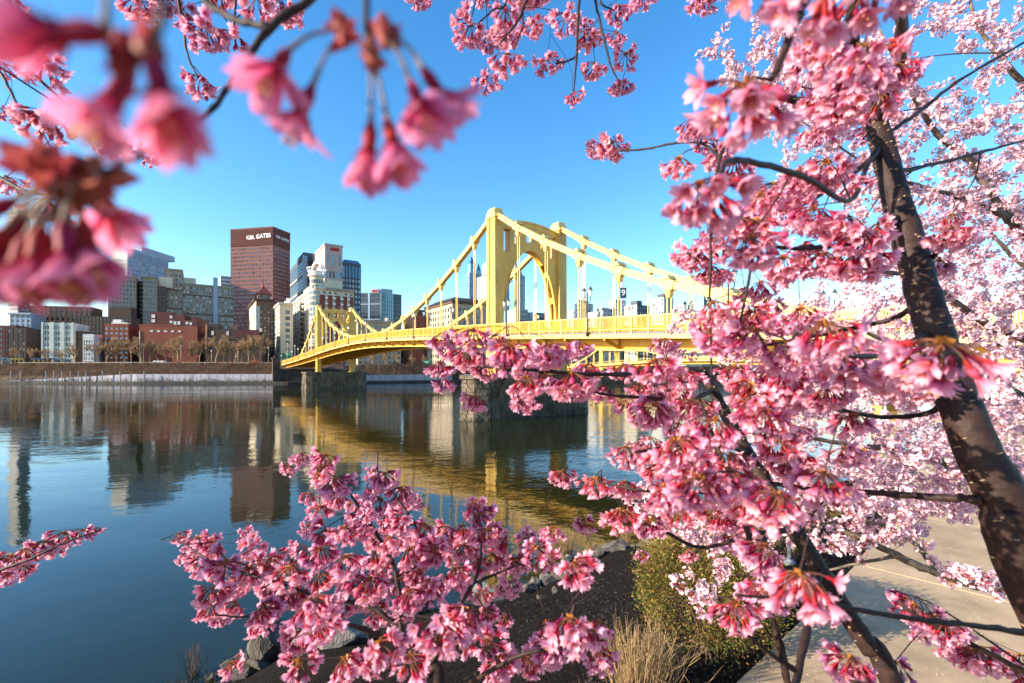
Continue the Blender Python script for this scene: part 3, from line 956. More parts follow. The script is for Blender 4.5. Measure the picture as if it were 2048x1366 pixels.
# --- tall dark red office tower
b = Bld("office_tower", "tall dark red office tower with white letters along its flat top", 546, 450, 461, 580, 453, (G2[0], (0.26, 0.965)))
b.shell(W_red, [G_lilac, G_blind, G_mid, G_dark], 30, 46, 24, 0.24, 0.38, parapet=19.0, proud=0.55, weights=[.62, .25, .08, .05], z1=b.zt - 0.2)
b.part("crown_band", W_redband, -0.12, b.wL, -0.12, b.wR, b.zt - 17.5, b.zt - 3.2)
mbq = MB()
for k in range(52): b.block(mbq, k * b.wL / 52, k * b.wL / 52 + .28, -.75, -.13, b.zt - 17.5, b.zt)
for k in range(26): b.block(mbq, -.75, -.13, k * b.wR / 26, k * b.wR / 26 + .28, b.zt - 17.5, b.zt)
mbq.build("fin", W_red, b.root, kind="stuff")
b.part("parapet", W_red, -0.6, b.wL, -0.6, b.wR, b.zt - 1.5, b.zt)
b.sign("L", "K&L GATES", 5.6, b.wL * 0.32, b.zt - 9.2, M_white, 1.0)
b.sign("R", "K&L GATES", 3.6, b.wR * 0.50, b.zt - 8.9, M_white, 1.0)

# --- bluish office block with pale side
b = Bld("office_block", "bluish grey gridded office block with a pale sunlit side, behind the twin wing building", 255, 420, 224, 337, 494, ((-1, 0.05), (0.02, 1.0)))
b.shell(W_blueg, [G_blind, G_blue2, G_mid], 26, 14, 22, 0.45, 0.42, parapet=11, mL=W_white, proud=.5)  # white sunny side, bluish shaded side: light put into the wall colours
b.part("plant_room", W_blueg, 2, b.wL * .8, 18, 60, b.zt, b.zt + 5.5)
mbq = MB()
for k in range(30): b.block(mbq, -.35, 0.0, k * b.wR / 30, k * b.wR / 30 + .6, b.zt - 10, b.zt - 2)
mbq.build("fin", W_blueg, b.root, kind="stuff")
mbq = MB(); p = b.P(3, b.wR * .62, b.zt); mbq.tube([p, (p[0], p[1], p[2] + 5)], [.3, .25], 5); mbq.bar((p[0] - 7, p[1], p[2] + 4), (p[0] + 2, p[1], p[2] + 5.2), .5, .5); mbq.build("roof_crane", W_blueg, b.root)

# --- far tower behind the blurred blossom
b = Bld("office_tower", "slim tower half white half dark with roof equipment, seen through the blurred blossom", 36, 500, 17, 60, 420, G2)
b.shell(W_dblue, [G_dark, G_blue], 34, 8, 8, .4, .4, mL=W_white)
mbq = MB()
for _ in range(14):
    p = b.P(rng.uniform(2, b.wL), rng.uniform(1, b.wR), b.zt); mbq.box(p[0] - 1, p[0] + 1, p[1] - 1, p[1] + 1, p[2], p[2] + rng.uniform(2, 8))
mbq.build("roof_equipment", W_steel, b.root, kind="stuff")

# --- twin wing grey building
b = Bld("apartment_block", "grey beige building of two window filled wings with a dark gap between them", 216, 335, None, 272, 549, G1, depth=30)
wd = b.wR
b.shell(W_greybeige, [G_dark, G_black, G_mid], 20, 4, 8, .42, .45, parapet=3.0, cornice=1.2)
w0 = edge_len(b.C, b.dR, 285); w1 = edge_len(b.C, b.dR, 313); w2 = edge_len(b.C, b.dR, 330)
b.shell(W_greybeige, [G_dark, G_black, G_mid], 20, 4, 6, .42, .45, r0=w0, r1=w1, l0=1.0, l1=30, z1=b.zt + 1.0, parapet=3.0, cornice=1.2)
b.shell(W_dbrown, [G_dark, G_black], 20, 0, 4, .5, .5, r0=wd + .05, r1=w0 - .05, l0=13, l1=30, z1=b.zt - 1.0)
b.shell(W_brown, [G_dark, G_black], 20, 0, 4, .4, .45, r0=w1 + .1, r1=w2, l0=9, l1=30, z1=b.zt - 4.0)
b.part("water_tank", W_cream, 14, 18, w1 + 1, w1 + 9, b.zt - 4, b.zt + 4)

# --- large hotel with a tall pale shaft
b = Bld("hotel", "wide tan brick hotel with a square tower at one end and a white vertical shaft", 331, 372, None, 467, 563, G1, depth=30)
t1 = edge_len(b.C, b.dR, 365); zt = b.h(537)
b.shell(W_tan, [G_mid, G_blue2, G_blind, G_dark], 21, 3, 4, .5, .45, r1=t1, z1=zt, parapet=4.0, cornice=0.9, cornm=W_greybeige, weights=[.35, .15, .2, .3], bands=[(zt - 17, .9, .5), (zt - 32, .9, .5)], bandm=W_brown)
b.shell(W_tan, [G_mid, G_blue2, G_blind, G_dark], 19, 0, 16, .46, .45, l0=1.6, l1=30, r0=t1 + .05, parapet=2.4, cornice=0.8, cornm=W_greybeige, weights=[.35, .15, .2, .3], bands=[(b.zt - 9.5, .8, .5), (b.zt - 25, .9, .5), (b.zt - 30, .5, .4)], bandm=W_brown)
s0 = edge_len(b.C, b.dR, 426.5); s1 = edge_len(b.C, b.dR, 435.5)
b.part("shaft", W_blueg, .6, 3, s0, s1, GRD, b.zt + 7)
b.part("plant_room", W_cream, 8, 16, t1 + .5, t1 + 9, b.zt, b.zt + 6)
b = Bld("office_block", "small pale striped block peeking between the tan hotel and red tower", 441, 520, None, 463, 551, G1, depth=20)
b.shell(W_white, [G_blind, G_mid], 24, 0, 1, .1, .6)

# --- gabled dark tower with red roof
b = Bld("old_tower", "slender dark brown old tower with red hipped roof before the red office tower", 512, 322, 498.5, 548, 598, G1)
b.shell(W_brown, [G_blind, G_mid, G_dark], 19, 3, 5, .62, .5, parapet=6.0, cornice=1.3, cornm=W_dbrown, mL=W_cream, weights=[.3, .3, .4])  # cream left side is sunlight painted onto the brown walls
b.shell(W_brown, [G_blind, G_dark], 2, 3, 5, .5, .35, l0=1.0, l1=min(b.wL - 1, b.wR * .8), r0=1.5, r1=b.wR - 2.5, z0=b.zt, z1=b.zt + 4, parapet=.8)
b.prism_roof(W_roofr, 1.0, min(b.wL - 1, b.wR * .8), 1.5, b.wR - 2, b.zt + 4, 5.0, 1.0, .10)
p = b.P((1 + min(b.wL - 1, b.wR * .8)) / 2, b.wR / 2 - .75, b.zt + 8.8); mbq = MB(); mbq.tube([(p[0], p[1], p[2]), (p[0], p[1], p[2] + 1.5), (p[0], p[1], p[2] + 5)], [1.3, .8, .2], 6); mbq.build("finial", W_roofr, b.root)
b.part("pilaster", W_blueg, -.5, .3, .5, 2.4, GRD, b.zt - 5)
# --- cream narrow block
b = Bld("office_block", "narrow cream stone block with sunlit side windows, left of the tall apartment tower", 560, 305, 542.5, 586, 606, G1)
b.shell(W_cream, [G_mid, G_dark, G_blind], 15, 5, 0, .42, .3, parapet=3, cornice=.9)
wx = edge_len(b.C, b.dR, 571)
for f in range(9):
    z = b.zt - 7 - f * 4.0
    b.part("window", G_dark if f % 2 else G_mid, -.05, .1, wx, wx + 2.6, z, z + 2.5)
mbq = MB()
for _ in range(18):
    p = b.P(rng.uniform(4, b.wL), rng.uniform(4, b.wR), b.zt); mbq.box(p[0] - .8, p[0] + .8, p[1] - .8, p[1] + .8, p[2], p[2] + rng.uniform(1, 4.5))
mbq.build("roof_equipment", W_steel, b.root, kind="stuff")

# --- dark glass tower with rounded shoulder
b = Bld("office_tower", "dark glass tower with pale vertical strip and sloping shoulder behind the apartment tower", 606, 470, 578, 640, 511, G1)
b.shell(W_dblue, [G_black, G_dark], 30, 12, 10, .12, .3, parapet=5, proud=.2)
b.part("strip", W_blueg, -.5, .5, -.5, 4, GRD, b.zt)
for k in range(4):
    b.part("ledge", W_cream, .1, b.wL, -.6, .1, b.zt - 20 - 16 * k, b.zt - 18.4 - 16 * k)
mbq = MB(); b.block(mbq, 0.5, b.wL * .45, .5, b.wR, b.zt, b.zt + 3.5); mbq.build("roof", W_dblue, b.root)

# --- granite tower with arch and red letters, dark wing
b = Bld("office_tower", "pink granite tower with blue glass, arched shoulder and small red letters", 650, 425, 624, 685, 487, G1)
b.shell(W_pink, [G_blue, G_blue2, G_dark], 11, 3, 5, .40, .22, z1=b.h(537), parapet=2)
b.shell(W_pink, [G_blue, G_blue2], 1, 0, 3, .7, .25, z0=b.h(537), z1=b.zt, parapet=9, l1=b.wL * .9)
b.part("cornice", W_pink, -.6, b.wL * .9, -.6, b.wR + .6, b.zt - 1.2, b.zt + .3)
for k in range(5):
    a = b.wR * (.3 + .1 * k)
    b.part("sign_letter", M_redsign, -.35, -.02, a, a + 1.5, b.zt - 5.6, b.zt - 2.8)
# arched shoulder on the sunlit side
mbq = MB(); n = 12; wA = b.wL * 0.95; zA = b.h(548)
for k in range(n):
    a0 = math.pi * k / n; a1 = math.pi * (k + 1) / n
    la, lb_ = wA / 2 - wA / 2 * math.cos(a0), wA / 2 - wA / 2 * math.cos(a1)
    za, zb_ = zA + 17 * math.sin(a0), zA + 17 * math.sin(a1)
    mbq.hexa([b.P(la, -3.2, za - 3), b.P(la, .3, za - 3), b.P(lb_, .3, zb_ - 3), b.P(lb_, -3.2, zb_ - 3), b.P(la, -3.2, za), b.P(la, .3, za), b.P(lb_, .3, zb_), b.P(lb_, -3.2, zb_)])
mbq.build("arch", W_white, b.root)
b2 = Bld("office_tower", "dark blue grey tower with square windows and chamfered glass roof beside the granite tower", 684.5, 440, None, 722, 517, G1, depth=22)
b2.shell(W_dblue, [G_blind, G_blue2], 17, 0, 6, .45, .48, z1=b2.h(556), parapet=.5)
b2.shell(W_dblue, [G_blue2, G_blue], 1, 0, 6, .35, .1, z0=b2.h(556), z1=b2.h(524), parapet=3.2)
b2.prism_roof(G_blue, 1, 21, 1, b2.wR - 1, b2.h(524), b2.zt - b2.h(524), .6, .42)

# --- tall cream and brick apartment tower with round corner and white crown
b = Bld("apartment_tower", "tall cream apartment tower with rounded corner, white rooftop crown and brick balcony wing", 632, 292, 583, 708, 574, G1)
zt = b.h(574)
b.shell(W_cream, [G_mid, G_dark, G_blind], 18, 8, 7, .55, .45, parapet=2.2, mL=W_cream, cornice=.7, z1=zt)
for k in range(2):   # stepped top of the sunlit side
    b.part("stepped_roof", W_cream, 3.5 - 1.5 * k, b.wL * (.78 - .3 * k), .6, 9, zt, zt + 2.2 + 2.0 * k)
wf = b.wR
for r0, r1 in ((.10, .22), (.30, .42), (.50, .62), (.70, .80), (.88, .98)):
    b.part("brick_pier", W_brick, -.55, .1, wf * r0, wf * r1, GRD, zt - 4.5)
for f in range(11):
    for r0, r1 in ((.22, .30), (.42, .50), (.62, .70), (.80, .88)):
        z = zt - 7 - f * 3.6
        mbq = MB(); b.block(mbq, -1.5, 0, wf * r0 + .1, wf * r1 - .1, z, z + .25); b.block(mbq, -1.5, -1.38, wf * r0 + .1, wf * r1 - .1, z + .25, z + 1.25); mbq.build("balcony", W_steel, b.root)
for f in range(12):
    z = zt - 6 - f * 3.6
    mbq = MB(); b.block(mbq, b.wL * .42, b.wL * .50, -1.3, 0, z, z + .3); b.block(mbq, b.wL * .42, b.wL * .50, -1.3, -1.2, z + .3, z + 1.3); mbq.build("balcony", W_brown, b.root)
p = b.P(4.2, 1.2, 0); mbq = MB()
mbq.tube([(p[0], p[1], GRD), (p[0], p[1], b.h(551))], [4.1, 4.1], 20, smooth=False); mbq.build("corner_drum", W_cream, b.root)
mbq = MB()
for f in range(20):
    for k in range(20):
        a0, a1 = (k + .18) / 20 * 2 * math.pi, (k + .82) / 20 * 2 * math.pi
        z0 = b.h(551) - 4.6 - f * 3.5
        rr = 4.18
        mbq.poly([(p[0] + rr * math.cos(a0), p[1] + rr * math.sin(a0), z0), (p[0] + rr * math.cos(a1), p[1] + rr * math.sin(a1), z0), (p[0] + rr * math.cos(a1), p[1] + rr * math.sin(a1), z0 + 2.4), (p[0] + rr * math.cos(a0), p[1] + rr * math.sin(a0), z0 + 2.4)], int(rng.integers(0, 3)))
mbq.build("window", [G_mid, G_blue2, G_dark], b.root, kind="stuff")
mbq = MB(); zc = b.h(551)
mbq.tube([(p[0], p[1], zc), (p[0], p[1], zc + .8)], [5.3, 5.3], 20, smooth=False); mbq.tube([(p[0], p[1], zc + .8), (p[0], p[1], zc + 3.4)], [3.4, 3.4], 16, smooth=False)
mbq.build("crown_base", W_white, b.root)
mbq = MB()
for k in range(16):
    a = k / 16 * 2 * math.pi; mbq.bar((p[0] + 4.4 * math.cos(a), p[1] + 4.4 * math.sin(a), zc + .8), (p[0] + 5.8 * math.cos(a), p[1] + 5.8 * math.sin(a), zc + 5.0), .25, .25)
mbq.build("crown_rib", W_steel, b.root, kind="stuff")
for rr, zz in ((5.8, 5.0), (5.0, 2.8)):
    mbq = MB(); mbq.tube([(p[0] + rr * math.cos(a), p[1] + rr * math.sin(a), zc + zz) for a in np.linspace(0, 2 * math.pi, 25)], [.26] * 25, 5); mbq.build("crown_ring", W_steel, b.root)
b.part("penthouse", W_cream, 3, 15, 6.5, wf * .72, zt + .4, b.h(555))
b.part("roof_slab", W_greybeige, -1.4, 14, 6.0, wf + .6, zt - 1.2, zt + .2)

# --- glass building with red letters
b = Bld("glass_office", "dark glass office block with pale teal curved front and a short red rooftop sign", 760, 395, 722, 803, 585, ((-1.0, 0.12), (0.80, 0.60)))
b.shell(W_dblue, [G_black, G_dark], 17, 9, 7, .12, .18, parapet=1.0, proud=.2, mL=W_dblue)
for k in range(2): b.part("ledge", W_blueg, .2, b.wL, -.35, .1, b.zt - 10 - 13 * k, b.zt - 9.3 - 13 * k)
b.part("strip", W_blueg, b.wL * .52, b.wL * .60, -.4, .1, GRD, b.zt)
mbq = MB(); n = 10; q0 = np.array(b.P(0.0, 0, 0)); q1 = np.array(b.P(0, b.wR * .62, 0))
pts = []
for k in range(n + 1):
    t = k / n; c = lerp(q0, q1, t) + np.array([-.35, -1, 0]) * 5.5 * math.sin(math.pi * t) * .6; pts.append(c)
for k in range(n):
    for f in range(17):
        z0 = GRD + f * 3.72; mbq.poly([(*pts[k][:2], z0 + .25), (*pts[k + 1][:2], z0 + .25), (*pts[k + 1][:2], z0 + 3.7), (*pts[k][:2], z0 + 3.7)], int(rng.integers(0, 2)))
mbq.build("curtain_wall", [G_teal, G_blue2], b.root, kind="stuff")
mbq = MB()
for k in range(n + 1): mbq.bar((*pts[k][:2], GRD), (*pts[k][:2], b.zt), .3, .3)
mbq.build("mullion", W_dblue, b.root, kind="stuff")
b.part("penthouse", W_blueg, b.wL * .05, b.wL * .45, 2, 12, b.zt, b.zt + 3.6)
b.part("sign_band", W_blueg, b.wL * .05, b.wL * .42, -.5, .4, b.zt - .2, b.zt + 3.0)
for k in range(7):
    a = b.wL * (.085 + .045 * k)
    b.part("sign_letter", M_redsign, a, a + b.wL * .033, -.8, -.5, b.zt + .35, b.zt + (2.5 if k in (0, 4, 5) else 2.1))

# --- low cornice stone row in front of it
b = Bld("stone_block", "low pale stone block with heavy cornice and pairs of windows, below the glass office", 716, 296, None, 802, 640, G1, depth=20)
b.shell(W_beige, [G_dark, G_mid], 8, 0, 9, .40, .42, parapet=3, cornice=.9)
b = Bld("brick_block", "plain orange red brick block with small rooftop shed, left of the beige old building", 826, 312, 806, 852, 629, G1)
b.shell(W_brick, [G_dark, G_mid], 8, 0, 5, .6, .5, mL=W_orange, parapet=5)  # orange left side paints the sunlit face of the same red brick
b.part("roof_shed", W_brown, 3, 9, 4, 10, b.zt, b.zt + 4.0)

# --- beige old building with dark hipped roof
b = Bld("old_building", "beige old building with dark overhanging hipped roof, left of the near bridge tower", 905, 286, 851, 977, 603, G1)
b.shell(W_beige, [G_dark, G_mid, G_blind], 9, 11, 8, .5, .45, parapet=3.5, cornice=.9, cornm=W_brown, weights=[.5, .35, .15], mL=W_beige)
b.prism_roof(W_roofd, 0, b.wL, 0, b.wR, b.zt + .4, 3.8, 1.6, .30)

# --- glass spires
b = Bld("glass_spires", "cluster of blue glass towers with sharp gothic pinnacles seen beyond the bridge chain", 939, 600, 932, 968, 545, G1)
b.shell(W_blueg, [G_blue2, G_blue], 34, 4, 12, .3, .08, parapet=1, proud=.3)
for l, r, w, top in ((1, 2, 7.0, 512), (1, 13, 4.5, 524), (3, 21, 5.5, 528), (10, 8, 5, 535)):
    zt2 = b.h(top)
    mbq = MB(); b.block(mbq, l, l + w, r, r + w, b.zt - 30, zt2 - 9); mbq.build("turret", G_blue2, b.root)
    b.prism_roof(G_blue, l, l + w, r, r + w, zt2 - 9, 10, 0, .02)
# --- white tower with punched windows and drum
b = Bld("white_tower", "white tower with dark punched windows and a round top, beside the glass spires", 976, 430, 954, 992, 549, G1)
b.shell(W_white, [G_dark, G_mid], 19, 7, 5, .55, .5, parapet=3)
p = b.P(6, 5, b.zt); mbq = MB(); mbq.tube([(p[0], p[1], b.zt), (p[0], p[1], b.zt + 9), (p[0], p[1], b.zt + 12), (p[0], p[1], b.zt + 14)], [7, 6.6, 4.5, 1], 16); mbq.build("drum", W_white, b.root)
# --- tower in the arch
b = Bld("office_tower", "blue glass and grey stone tower with pointed top seen through the bridge arch", 1030, 430, 1011, 1050, 549, G1)
b.shell(W_grey, [G_blue, G_blue2], 24, 1, 6, .35, .35, parapet=1, mL=W_blueg)
mbq = MB(); b.block(mbq, .5, b.wL - .5, -.8, .2, GRD + 20, b.zt - 8); mbq.build("glass_bay", G_blue2, b.root)
mbq = MB(); b.block(mbq, .2, b.wL - .2, -.9, .2, GRD + 16, GRD + 22); mbq.build("ledge", W_dblue, b.root)
b.prism_roof(W_grey, 1, b.wL - 1, 1, b.wR - 1, b.zt, b.h(520) - b.zt, 0, .05)
b = Bld("office_block", "low grey stone annex at the foot of the pointed tower", 1032, 410, None, 1056, 617, G1, depth=14)
b.shell(W_grey, [G_mid, G_dark], 12, 0, 7, .45, .4)
# --- far blocks right of the near tower
for xc, z, x0, x1, yt, wall, lab in (
    (1060, 420, 1055, 1073, 624, W_blueg, "small blue grey block just left of the near tower's right leg"),
    (1073, 400, 1066, 1092, 625, W_dblue, "small dark gridded block behind the near arch leg"),
    (1148, 430, 1137, 1152, 620, W_white, "narrow white block right of the near tower leg"),
    (1160, 450, 1149, 1186, 605, W_grey, "grey and white tower with dark flat top behind the twin lantern lamp"),
    (1194, 420, 1176, 1205, 623, W_white, "bright white low block below the sky beside the lamp"),
    (1206, 400, 1200, 1229, 615, W_blueg, "pale blue finned block between two bridge hangers"),
    (1231, 470, 1219, 1252, 598, W_white, "white tower with grey shaded side under the number banner"),
    (1274, 390, 1249, 1299, 609, W_dblue, "dark gridded block with cream side and roof box right of the number banner"),
    (1328, 460, 1304, 1347, 594, W_grey, "white and grey tower behind the last hangers before the blossom"),
    (1372, 440, 1345, 1405, 618, W_white, "long low white block behind the bridge chain and blossom")):
    b = Bld("office_block", lab, xc, z, x0, x1, yt, G1)
    b.shell(wall, [G_blue2, G_mid, G_dark, G_blind], max(6, int((b.zt - GRD) / 4.2)), 4, 5, .45, .4, mL=W_cream if wall is W_dblue else W_white)  # left sides made pale, sunlight on them put into the colour
    if xc in (1160, 1274, 1328): b.part("roof_box", W_dblue, b.wL * .2, b.wL * .7, b.wR * .2, b.wR * .6, b.zt, b.zt + (4 if xc != 1160 else 3))

# --- riverfront row, left of the bridge
def low(name, lab, xc, z, x0, x1, yt, wall, panes, fl, bl, bR, grid=None, **kw):
    b = Bld(name, lab, xc, z, x0, x1, yt, grid or G1, depth=18)
    b.shell(wall, panes, fl, bl, bR, **kw); return b
FR = ((-0.35, 0.94), (0.985, 0.17))            # frontages that face the river squarely
low("brick_block", "dark red brick block at the far left end of the riverfront row", -30, 285, None, 32, 650, W_dbrick, [G_dark, G_mid], 7, 0, 5, FR, pier=.6)
b = low("white_block", "pale blue white building with a flat cornice behind the dark brick at far left", 20, 315, None, 62, 626, W_blueg, [G_dark, G_mid, W_tan], 11, 0, 4, FR, pier=.5, cornice=.9)
low("brick_block", "brown brick low block with a few pale windows beneath the blue white building", 14, 280, None, 52, 655, W_dbrown, [G_dark, G_blind], 6, 0, 4, FR, pier=.65)
low("brick_block", "dark green black block beside the pale six storey building", 50, 300, None, 84, 668, W_dbrown, [G_black], 6, 0, 4, FR)
b = low("pale_block", "pale grey six storey building with three bays of windows, among dark neighbours", 83, 275, None, 147, 645, W_pale, [G_mid, G_dark, G_blue2], 7, 0, 12, FR, pier=.3, span=.42, parapet=1.8, proud=.5, weights=[.4, .4, .2])
for k in range(4):
    x = b.wR * k / 3; b.part("pilaster", W_pale, -.35, .1, max(0, x - .9), min(b.wR, x + .9), GRD, b.zt + .3)
b.part("ledge", W_pale, -.6, .2, 0, b.wR, GRD + 4.2, GRD + 4.8)
low("brick_mass", "dark brown plain mass behind and above the pale six storey building", 58, 335, None, 182, 611, W_dbrown, [G_dark, G_black], 12, 0, 12, FR, pier=.55)
low("brick_block", "narrow brown brick building squeezed right of the pale six storey building", 147.5, 280, None, 166, 662, W_brown, [G_dark, G_mid], 7, 0, 5, FR)
b = low("white_block", "narrow white five storey building with blank frieze, standing alone in the row", 165.5, 270, None, 187, 668, W_white, [G_mid, G_lilac, G_dark], 6, 0, 4, FR, pier=.35, span=.4, parapet=3.5, proud=.5, single=True)
b.part("storefront", W_redband, -.3, .1, .8, b.wR - .8, GRD, GRD + 2.4)
b = low("brick_mass", "big dark brown windowed block rising behind the brick building with white windows", 160, 325, None, 262, 632, W_dbrown, [G_dark, G_black], 12, 0, 14, FR, pier=.5)
b.part("roof_block", W_dbrown, 2, 12, b.wR * .55, b.wR * .97, b.zt, b.h(612))
b = low("brick_block", "red brick building with five columns of white windows, behind bare trees", 207, 278, None, 257, 647, W_brick, [G_blind], 8, 0, 5, FR, pier=.42, span=.5, parapet=2.2, proud=.45, single=True)
b.part("roof_box", W_white, 3, 7, b.wR * .28, b.wR * .62, b.zt, b.zt + 2.8); b.part("roof_box", W_white, 2, 7, b.wR * .25, b.wR * .9, b.zt, b.zt + 1.0)
b = low("brick_block", "grey dark gap building left of the big plain red brick block", 257, 300, None, 276, 672, W_greybeige, [G_dark], 6, 0, 3, FR)
b = Bld("brick_warehouse", "big plain red brick block with stepped dark red upper floors behind bare trees", 278, 280, None, 395, 651, FR, depth=30)
b.shell(W_brick, [G_dark], 1, 0, 0, proud=.3)
xr = lambda px: edge_len(b.C, b.dR, px)
for px in (300, 314, 328, 342, 356): b.part("window", G_blind, -.12, .05, xr(px), xr(px) + 1.7, b.h(663.5), b.h(660))
for x0, x1, yt in ((295, 340, 622), (340.3, 365, 626), (365.3, 378, 637), (378.3, 389, 630)):
    b.part("upper_block", W_dbrick, 4, 26, xr(x0), xr(x1), b.zt - .5, b.h(yt))
for px, y0, y1 in ((298, 627, 634), (298, 637, 643), (335, 629, 634), (335, 639, 644), (335, 648, 652), (343, 640, 647), (351, 640, 647), (343, 650, 654), (351, 650, 654), (367, 641, 646), (375, 642, 647)):
    b.part("window", G_blind, 3.86, 4.05, xr(px), xr(px) + (2.0 if px < 300 else 1.5), b.h(y1), b.h(y0))
b.part("downpipe", W_cream, -.3, .1, .15, .65, GRD, b.h(662)); b.part("roof_edge", W_brick, -.15, .5, -.1, b.wR * .66, b.zt, b.zt + .8)
b = Bld("brick_warehouse", "long dark brown low block with stubby parapets, right of the plain red brick block", 410, 284, None, 524, 658, FR, depth=30)
b.shell(W_dbrown, [G_black], 1, 0, 0, proud=.3)
xr = lambda px: edge_len(b.C, b.dR, px)
b.part("upper_block", W_dbrown, .5, 14, xr(414), xr(436), b.zt - .2, b.h(647)); b.part("upper_block", W_brown, 3, 12, xr(457), xr(472), b.zt - .2, b.h(649)); b.part("upper_block", W_brown, 6, 12, xr(472.3), xr(492), b.zt - .2, b.h(655))
b.part("gable_edge", W_orange, -.4, .2, .3, 1.2, GRD + 8, b.h(650)); b.part("gable_edge", W_cream, -.4, .2, xr(519), xr(524), b.h(662), b.h(655))
b.part("brick_panel", W_dbrick, -.2, .05, xr(470), xr(519), b.h(674), b.h(659))
for px in (423, 453): b.part("window", G_blind, -.15, .05, xr(px), xr(px) + 1.3, b.h(670), b.h(662))
b.part("ledge", W_brown, -.35, .05, 0, b.wR, b.h(677), b.h(675.5))
# dark shops at street level
for px0, px1, m, lab in ((2, 12, W_blueg, "small pale blue kiosk at the far left end of the quay"), (24, 50, W_dbrown, "dark shop front with a yellow awning at far left"), (62, 90, W_dbrown, "dark shop front with a blue awning left of the pale six storey building")):
    b = Bld("shop", lab, px0, 266, None, px1, 716, FR, depth=6); b.shell(m, [G_black], 1, 0, 3, .2, .1, parapet=.8)
    aw = {24: mat("yellow_awning", (.35, .27, .02), .7), 62: mat("blue_awning", (.01, .05, .16), .7), 2: mat("blue_roof", (.02, .10, .20), .6)}[px0]
    b.part("awning", aw, -1.4, .1, .2, b.wR - .2, b.h(719), b.h(717))

# --- far bank right of the bridge, low brown mass of buildings under the deck
for i, (x0, x1, z, yt, wall, lab) in enumerate((
    (690, 790, 300, 690, W_greybeige, "long grey building under the far half of the bridge deck"),
    (800, 900, 330, 688, W_brown, "brown building below the deck, left of the near pier"),
    (905, 985, 345, 690, W_dbrown, "dark brown building directly behind the near pier"),
    (1000, 1110, 365, 686, W_brown, "brown riverside block right behind the near pier"),
    (1115, 1245, 395, 690, W_greybeige, "grey riverside block behind the second bridge"),
    (1250, 1400, 430, 692, W_dbrown, "dark riverside block seen through the second bridge"),
    (1405, 1620, 470, 690, W_greybeige, "long far riverside block behind the blossom at right"))):
    b = Bld("riverside_block", lab, x0, z, None, x1, yt, ((-.6, .8), (.9, .43)), depth=14, base=1.0)
    b.shell(wall, [G_dark, G_mid, G_blind], 8, 0, 14, .4, .4)

# ------------------------------------------------------------------ bare trees, lamps, brush of the far bank
M_btrunk = mat("bare_bark", (0.36, 0.25, 0.14), 0.9, 0.1)
M_btwig = mat("bare_twig", (0.36, 0.225, 0.125), 0.9, 0.1, noise=(0.4, 0.35))
M_rtwig = mat("red_twig", (0.42, 0.115, 0.06), 0.9, 0.1)
M_brush = mat("bank_brush", (0.11, 0.066, 0.045), 0.95, 0.1, noise=(0.15, 0.5))
def bare_tree_meshes(seed, H=15.0):
    r = random.Random(seed); tr = MB(); cr = MB()
    def grow(p, d, l, rad, lev):
        n = 3; pts = [p]; q = p; dd = d.copy()
        for k in range(n):
            dd = (dd + Vector((r.gauss(0, .10), r.gauss(0, .10), r.gauss(0.03, .05)))).normalized(); q = q + dd * (l / n); pts.append(q)
        rr = [lerp(rad, rad * .55, k / n) for k in range(n + 1)]
        (tr if lev < 2 else cr).tube(pts, rr, 5 if lev < 2 else 3, cap=False)
        if lev >= 4: return
        nb = [6, 5, 5, 5][lev]
        for k in range(nb):
            t = r.uniform(.35, 1.0) if lev else r.uniform(.3, 1.0)
            s_ = lerp(p, q, t)
            a = r.uniform(0, 6.28); sp = r.uniform(.35, .8)
            nd = (dd * math.cos(sp) + (dd.orthogonal().normalized() * math.cos(a) + dd.cross(dd.orthogonal()).normalized() * math.sin(a)) * math.sin(sp) + Vector((0, 0, .18))).normalized()
            grow(s_, nd, l * r.uniform(.45, .68), rad * (.55 if lev < 2 else .7), lev + 1)
    grow(Vector((0, 0, 0)), Vector((r.gauss(0, .05), r.gauss(0, .05), 1)).normalized(), H * .48, .30, 0)
    return tr.mesh("trunk", M_btrunk), cr.mesh("crown", M_btwig)
bt = [bare_tree_meshes(k) for k in range(4)]
def tree_label(px):
    for lo, hi, w in ((0, 90, "before the dark brick at far left"), (90, 190, "before the pale six storey and narrow white buildings"), (190, 273, "before the red brick building with white windows"), (273, 398, "before the plain red brick block"), (398, 600, "before the long dark brown block")):
        if lo <= px < hi:
            return "leafless tan tree %s, %s from the left" % (w, ORD[sorted(q for q in xs if lo <= q < hi).index(px)])
xs = [195, 213, 232, 250, 262, 283, 300, 318, 331, 346, 357, 372, 384, 399, 414, 431, 447, 459, 470, 483, 497, 510, 522, 100, 122, 150, 60, 35]
for i, px in enumerate(xs):
    p, _ = on_bank(px, 19 + (i * 7 % 5) * 2.2, 10.6)
    t_, c_ = bt[i % 4]
    r = tag(empty("bare_tree", p, rng.random() * 6.28), tree_label(px), "tree", "leafless trees along the far bank")
    sc = rng.uniform(.95, 1.35) * (0.7 if px < 190 else 1)
    r.scale = (sc, sc, sc)
    link("trunk", t_, r); link("crown", c_, r)
for i, px in enumerate([745, 770, 800, 826, 850, 880, 905, 1190, 1260, 1330]):
    p, _ = on_bank(px, 17 + (i % 3) * 2, 9.8)
    t_, c_ = bt[(i + 1) % 4]
    r = tag(empty("bare_tree", p, rng.random() * 6.28), "leafless brown tree on the bank beyond the bridge deck, %s from the left" % ORD[i], "tree", "leafless trees beyond the bridge")
    sc = rng.uniform(.5, .75); r.scale = (sc, sc, sc)
    link("trunk", t_, r); link("crown", c_, r)
